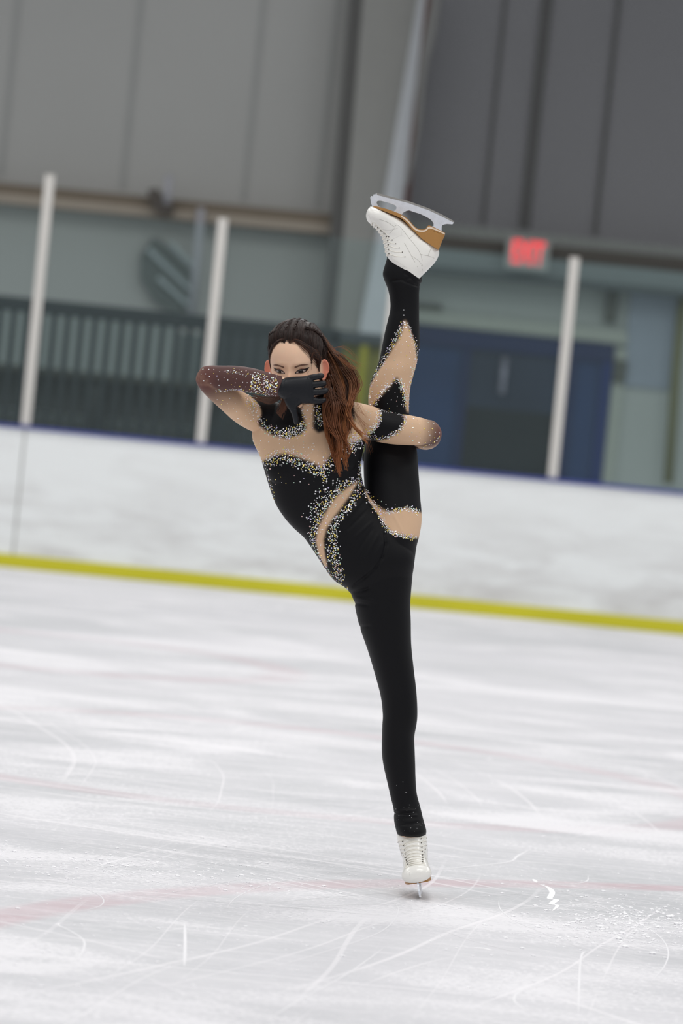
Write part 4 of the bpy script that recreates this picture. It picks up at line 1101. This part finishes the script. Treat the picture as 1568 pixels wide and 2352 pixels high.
# flyaways
for k in range(70):
    w = RS.uniform(.8, 1.1); t0 = RS.uniform(0, .3)
    strand(flow(w, RS.uniform(-.02, .03), RS.uniform(0, 6), 5, t0, t0 + RS.uniform(.2, .45), 1, RS.uniform(5, 60)), .00028, AU, LT, 3)
for px0, py0, px1, py1, px2, py2 in ((762,800,805,828,832,842),(764,812,800,838,828,855),(770,815,806,842,826,838),(765,800,790,800,822,828),(812,900,824,940,846,960),(810,940,828,968,858,985),(815,950,838,985,850,1040)):
    for k in range(5):
        c = [tuple(v) for v in cr_interp([(px0, py0), (px1 + RS.uniform(-5, 5), py1 + RS.uniform(-5, 5)), (px2 + RS.uniform(-8, 8), py2 + RS.uniform(-6, 6))], 5)]
        strand([P(x, y, -.08) for x, y in c], .0003, AU, LT, 3)
# lock behind the hand on the far shoulder
for k in range(150):
    o1 = RS.gauss(0, 5); o2 = RS.gauss(0, 3.5)
    c = cr_interp([(652 + o1, 880), (640 + o1, 908 + o2), (622, 921 + o2 * 1.3), (602, 918 + o2), (588 - abs(o2) * 2, 909 + o2 * .6)] if k % 2 else [(655 + o1, 890), (655 + o1, 915), (650 + o1, 935 + o2), (640 + o2, 955 + o2)], 4)
    strand([P(x, y, -.095) for x, y in c], RS.uniform(.0006, .0012), DK * RS.uniform(.8, 1.4), MD * RS.uniform(.8, 1.7))
bm.normal_update()
me = bpy.data.meshes.new('hair'); bm.to_mesh(me); bm.free()
hair = link('hair', me, m_hair, person, True); hair['label'] = 'long loose brown hair with braided crown'
# braids across the crown and at the back
def braid(path, w, name='braid'):
    global bm, cl
    bm = bmesh.new(); cl = bm.verts.layers.float_color.new('tint')
    fr = frames(path); N = len(path)
    for j in range(3):
        for s in range(5):
            pts = []
            for i in range(N):
                ph = i * 1.15 + j * 2.094; nn_, bb = fr[i]; k_ = w * (1 - .3 * i / N)
                pts.append(Vector(path[i]) + nn_ * (k_ * math.cos(ph) + .001 * math.cos(s * 1.26)) + bb * (k_ * .6 * math.sin(2 * ph) + .001 * math.sin(s * 1.26)))
            c = DK * RS.uniform(.9, 1.9); strand(pts, .0017, c, c)
    me = bpy.data.meshes.new(name); bm.to_mesh(me); bm.free(); return link(name, me, m_hair, person, True)
for xs0 in (-.012, .010):
    braid([surf(xs0 * (1 - .5 * u), .052 * (1 - u) - .06 * u, .095 + .02 * math.sin(3.14 * u), .0035) for u in [i / 18 for i in range(19)]], .0032)
braid([surf(.030 + .048 * u, .03 - .085 * u, .085 - .075 * u, .0045) for u in [i / 22 for i in range(23)]], .0040)
braid([surf(-.034 - .036 * u, .035 - .085 * u, .080 - .06 * u, .003) for u in [i / 22 for i in range(23)]], .0032)
m_clip = mat('clip_metal', srgb(200, 204, 210), .2, metal=.9)
bm = bmesh.new()
for i in range(6):
    p_ = P(668 + i * 5 + RS.uniform(-1, 1), 742 - 1.2 * i + 2 * math.sin(i * 2), -.07); tube(bm, [p_ + CR * -.004, p_ + CU * .0015, p_ + CR * .004 + CU * .001], .0011, 6)
from_bm('hair_clip', bm, m_clip, person, True)

# ---- skates
SC = 820.0
bo = np.array((864.0, 444.0)); bd_ = np.array((178.0, 64.0)); bd_ /= np.linalg.norm(bd_); ud = np.array((-bd_[1], bd_[0]))
def loc2(p):   # photo point on the raised skate -> (along towards toe, up from blade)
    d = np.array(p, float) - bo; return (-(d @ bd_) / SC, (d @ ud) / SC)
m_leather = bpy.data.materials.new('white_leather'); t = NT(m_leather); b = t.b
cr_ = t.n('ShaderNodeTexVoronoi', feature='DISTANCE_TO_EDGE'); cr_.inputs['Scale'].default_value = 16; t.l(t.coord(), cr_.inputs['Vector'])
ms = t.ramp(t.noise(t.coord(), 11, 3), [(.54, 0), (.6, 1)])
ln = t.math('MULTIPLY', t.ramp(cr_.outputs['Distance'], [(0, 1), (.012, 0)]), ms)
t.l(t.mix(t.math('MULTIPLY', ln, .35), srgb(238, 236, 230), srgb(120, 112, 104)), b.inputs['Base Color']); b.inputs['Roughness'].default_value = .32; b.inputs['Coat Weight'].default_value = .3
m_tan = mat('sole_tan', srgb(168, 122, 66), .4, var=.05); m_cream = mat('sole_cream', srgb(226, 206, 184), .5); m_steel = mat('blade_steel', srgb(222, 225, 232), .4, metal=.4, var=.12, vscale=90, bump=.15, bscale=300)
m_edge = mat('blade_edge', srgb(186, 182, 176), .3, metal=.9, var=.2, vscale=120); m_lace = mat('lace', srgb(232, 228, 218), .75); m_hole = mat('eyelet', srgb(70, 64, 58), .4, metal=.4); m_stitch = mat('stitching', srgb(120, 110, 98), .6)
def make_skate(name, M4, label, low=False):
    """M4 maps (along, across, up) of the skate to the world"""
    T_ = lambda a, w, u: M4 @ Vector((a, w, u))
    def TT_(bm_): 
        for v in bm_.verts: v.co = M4 @ v.co
        return bm_
    rings = [((899,620),(958,652),.027),((895,606),(963,644),.035),((889,589),(967,635),.040),((885,581),(981,621),.041),((882,566),(1000,600),.0395),((878,548),(1008,580),.037),((872,537),(1000,566),.035),((866,529),(976,552),.0345),((858,521),(952,531),.0355),
             ((850,514),(926,507),.0385),((844,508),(902,494),.0415),((841,501),(880,484.5),.0415),((840,495),(866,478.5),.037),((841,489),(857,475.5),.029),((843,483),(851,474.5),.016)]
    bm_ = bmesh.new(); lf = []
    for f_, b2, hw in rings:
        fa, fu = loc2(f_); ba, bu = loc2(b2)
        lf.append((Vector(((fa + ba) / 2, 0, (fu + bu) / 2)), Vector(((fa - ba) / 2, 0, (fu - bu) / 2)), Vector((0, hw, 0))))
    loft(bm_, lf, 40, 5, pw=2.3, dome=False)
    # inner collar at the top
    bv = BVHTree.FromBMesh(bm_)
    boot = from_bm(name, TT_(bm_), m_leather, person, True); boot['label'] = label
    boot.data.polygons.foreach_set('use_smooth', [True] * len(boot.data.polygons))
    def plate(nm, outline, hw, m, hole=None, taper=None):
        bm2 = bmesh.new(); pts = [loc2(p) for p in outline]
        A_ = [bm2.verts.new((a_, -(taper(a_) if taper else hw), u_)) for a_, u_ in pts]; B_ = [bm2.verts.new((a_, (taper(a_) if taper else hw), u_)) for a_, u_ in pts]
        n_ = len(pts)
        for i in range(n_): j = (i + 1) % n_; bm2.faces.new((A_[i], A_[j], B_[j], B_[i]))
        if not hole:
            for ring in (A_, B_[::-1]):
                f0 = bm2.faces.new(ring); bmesh.ops.triangulate(bm2, faces=[f0])
        else:
            hp = [loc2(p) for p in hole]; hA = [bm2.verts.new((a_, -hw, u_)) for a_, u_ in hp]; hB = [bm2.verts.new((a_, hw, u_)) for a_, u_ in hp]
            for i in range(len(hp)): j = (i + 1) % len(hp); bm2.faces.new((hA[i], hB[i], hB[j], hA[j]))
            for O_, Hh in ((A_, hA), (B_, hB)):
                eo = [bm2.edges.get((O_[i], O_[(i + 1) % n_])) for i in range(n_)]; eh = [bm2.edges.get((Hh[i], Hh[(i + 1) % len(Hh)])) for i in range(len(Hh))]
                bmesh.ops.triangle_fill(bm2, use_beauty=True, edges=eo + eh)
        return from_bm(nm, TT_(bm2), m, boot)
    # tan welt and sole under the boot, stacked heel
    WX = [848, 850, 853, 860, 870, 896, 921, 936, 949, 958, 975, 1000, 1014, 1021]; WW = [.002, .006, .012, .021, .0285, .0365, .035, .031, .0275, .028, .031, .0315, .029, .022]
    def strip3(nm, pairs, m, extra=0.0):
        """a layer of the sole: (upper point, lower point) pairs swept to the width of the foot"""
        bm2 = bmesh.new(); prev = None; K = cr_interp([(*a_, *b_) for a_, b_ in pairs], 4); first = None
        for x0_, y0_, x1_, y1_ in K:
            w_ = float(np.interp(x0_, WX, WW)) + extra; a0, u0 = loc2((x0_, y0_)); a1, u1 = loc2((x1_, y1_))
            cur = [bm2.verts.new((a0, -w_, u0)), bm2.verts.new((a0, w_, u0)), bm2.verts.new((a1, w_, u1)), bm2.verts.new((a1, -w_, u1))]
            if prev:
                for i in range(4): j = (i + 1) % 4; bm2.faces.new((prev[i], prev[j], cur[j], cur[i]))
            else: bm2.faces.new(cur)
            prev = cur
        bm2.faces.new(prev[::-1]); return from_bm(nm, TT_(bm2), m, boot)
    sp_ = [((857,474),(857,478)),((870,477),(869,482)),((896,485),(894,492)),((921,495),(919,502.5)),((936,505),(932,513)),((949,519.5),(944,526.5)),((957,526),(954,535)),((967,528.5),(966,538)),((976,527),(976,537)),((983,519.5),(985.5,531)),((993,523),(999,534)),((1021,536),(1020,542.5))]
    o_ = strip3('sole', sp_, m_tan); o_['label'] = 'tan leather sole'
    L_ = lambda a_, b_, f: (a_[0] + (b_[0] - a_[0]) * f, a_[1] + (b_[1] - a_[1]) * f)
    strip3('sole_edge', [(L_(a_, b_, .22), L_(a_, b_, .62)) for a_, b_ in sp_[3:]], m_cream, .0007)
    o_ = strip3('heel', [((954,534),(955,537)),((964,537.5),(966,548)),((975,536.5),(979,558)),((985,530.5),(991,566)),((1003,536),(1001,572)),((1019.5,542),(1006.5,574.5))], m_tan, .0002); o_['label'] = 'tan stacked heel'
    blade = [(850,454),(852,450),(856,451),(858,446),(861,447.5),(864,443),(867,446),(872,446),(905,454),(939,463),(962,470.5),(984,479),(1012,492),(1042,508),(1041,512),(1038,515),(1026,514),(1019,515),(1015,517),(1014,520),(1013,532),(994,524),(995,518),(995,513),(992,508),(989,504.5),(984,501),(975,496),(964,491),(950,486.5),(939,483),(933,484),(927,487),(923,491),(921,497),(900,489.5),(878,482),(855,475),(852,467)]
    hole = [(865,467),(864.5,464.5),(866,462),(869.5,461),(874,461),(888,464.5),(902,469),(908,472),(910,476),(909.5,480),(907,483),(903.5,486),(900,487),(884,480.5),(868,473.5)]
    plate('blade', blade, .0024, m_steel, hole=hole)
    edge = [(864,443),(905,453.5),(939,462.5),(984,478.5),(1012,491.5),(1042,508),(1041,511),(1012,496),(984,483),(939,467),(905,458),(866,448)]
    plate('blade_edge', edge, .0028, m_edge)
    def lath(a0, b0, hw, th=3.2):   # mounting plates
        d = np.array(b0, float) - np.array(a0, float); d /= np.linalg.norm(d); nrm_ = np.array((d[1], -d[0])) * th
        plate('mounting_plate', [a0, b0, tuple(np.array(b0) + nrm_), tuple(np.array(a0) + nrm_)], hw, m_steel)
    lath((870,481), (922,499), .020); lath((990,523), (1014,534), .016)
    # laces: bars across the instep between two rows of eyelets
    lace_pts = [(853,515),(859,520),(865,526),(870,532.5),(874.5,540),(878,548.5),(881,557.5),(883.5,567),(885.5,577),(888,586)]
    bmL = bmesh.new(); eyes_ = []
    for k, lp in enumerate(lace_pts):
        a_, u_ = loc2(lp); hw = .019 + .0006 * k
        def onb(w, lift):
            # cast from in front/above the instep onto the boot
            dirv = Vector((.72, 0, .70)) if k > 2 else Vector((.35, 0, .94))
            o_ = Vector((a_, w, u_)) + dirv.normalized() * .08
            hit, n_, _, _ = bv.ray_cast(o_, -dirv.normalized())
            if hit is None: hit, n_, _, _ = bv.find_nearest(Vector((a_, w, u_)))
            if n_.dot(dirv) < 0: n_ = -n_
            return hit + n_ * lift
        for off, sgn in ((-.0016, 1), (.0016, -1)):
            row = []
            for i in range(9):
                w = -hw + 2 * hw * i / 8; p_ = onb(w, .0022 if 0 < i < 8 else .0002); slope = sgn * .0028 * (i / 8 - .5)
                row.append(M4 @ (p_ + Vector((-.3, 0, 1)).normalized() * (off + slope)))
            tube(bmL, row, .0017, 6)
        ex_, ey_ = [(866,521),(871,526),(877,532),(884,538.5),(892,545),(900,553),(908,561.5),(916,571),(923,581),(929,592)][k]
        ea, eu = loc2((ex_, ey_))
        for sgn in (-1, 1):
            hitE, nE, _, _ = bv.ray_cast(Vector((ea, sgn * .2, eu)), Vector((0, -sgn, 0)))
            if hitE is None: continue
            s0 = onb(sgn * hw, .0012); path = []
            for i in range(6):
                f_ = i / 5; q_ = s0 * (1 - f_) + hitE * f_; q_ = q_ + Vector((.006, sgn * .012, .004)) * math.sin(math.pi * f_)
                h2, n2, _, _ = bv.find_nearest(q_)
                if n2.dot(q_ - h2) < 0: n2 = -n2
                path.append(M4 @ (h2 + n2 * (.0009 if i < 5 else -.0003)))
            tube(bmL, path, [.0016, .0013, .0012, .0012, .0012, .0010], 6)
            if k > 1: eyes_.append((M4 @ hitE, .0016))
            if k > 1: eyes_.append((M4 @ onb(sgn * (hw + .0012), .0003), .0021))
    from_bm('laces', bmL, m_lace, boot, True)
    for c_, r_ in eyes_:
        bmE = bmesh.new(); bmesh.ops.create_icosphere(bmE, subdivisions=2, radius=r_, matrix=Matrix.Translation(c_)); from_bm('eyelet', bmE, m_hole, boot, True)
    # seam lines on both sides
    bmS = bmesh.new()
    for line in ([(905,524),(914,519.5),(938,548),(965,586),(970,632)],[(894,538),(905,526)],[(938,550),(952,539)],[(945,590),(965,606),(970,633)],[(965,586),(985,590),(1004,597)],[(870,506),(890,513),(906,524)],[(982,589),(989,570)],[(928,560),(945,592),(968,632)]):
        for sgn in (-1, 1):
            pts = []
            for x, y in catmull_px(line, 4):
                a_, u_ = loc2((x, y)); hit, n_, _, _ = bv.ray_cast(Vector((a_, sgn * .2, u_)), Vector((0, -sgn, 0)))
                if hit is None: continue
                pts.append(M4 @ (hit + Vector((0, sgn * .00005, 0))))
            if len(pts) > 2: tube(bmS, pts, .00035, 4)
    from_bm('seam', bmS, m_stitch, boot)
    return boot
# raised skate: axes in the photo plane at distance YF
YF = .10
ax_a = (CR * (-bd_[0]) + CU * (bd_[1])).normalized(); ax_u = (CR * ud[0] - CU * ud[1]).normalized(); ax_w = ax_u.cross(ax_a)
k_ = (DIST + YF) / 10.75
Mr = Matrix((ax_a * k_, ax_w * k_, ax_u * k_)).transposed().to_4x4(); Mr.translation = P(864, 444, YF)
make_skate('skate_boot', Mr, 'raised white skate boot, sole up')
# standing skate: toe towards the camera
toe = Vector((-.03, -1, 0)).normalized(); tilt = math.radians(-15)
upv = Vector((math.sin(tilt), 0, math.cos(tilt))); toe = (toe - upv * toe.dot(upv)).normalized(); wv = upv.cross(toe)
Ms = Matrix((toe, wv, upv)).transposed().to_4x4()
# rotate a little so the blade's middle touches the ice
Ms.translation = Vector((0, 0, 0))
ba, bu = loc2((925, 459)); tgt = PZ(966, 2060); Ms.translation = tgt - (Ms.to_3x3() @ Vector((ba, 0, bu - .001)))
Ms.translation.z += 0.0
sb = make_skate('skate_boot', Ms, 'standing white skate boot with laced front')
print('shaft', Ms.translation, [v_ for v_ in (Ms @ Vector((loc2((928,612))[0], 0, loc2((928,612))[1])))], [v_ for v_ in proj(np.array([Ms @ Vector((loc2((928,612))[0], 0, loc2((928,612))[1]))]))[0]])
lowest = min((v.co.z for ch in sb.children for v in ch.data.vertices)); 
for o_ in [sb] + list(sb.children):
    for v in o_.data.vertices: v.co.z -= lowest - .0005
# children of the empty: keep world coordinates
bpy.context.view_layer.update()
inv = person.matrix_world.inverted()
for ch in person.children: ch.matrix_parent_inverse = inv
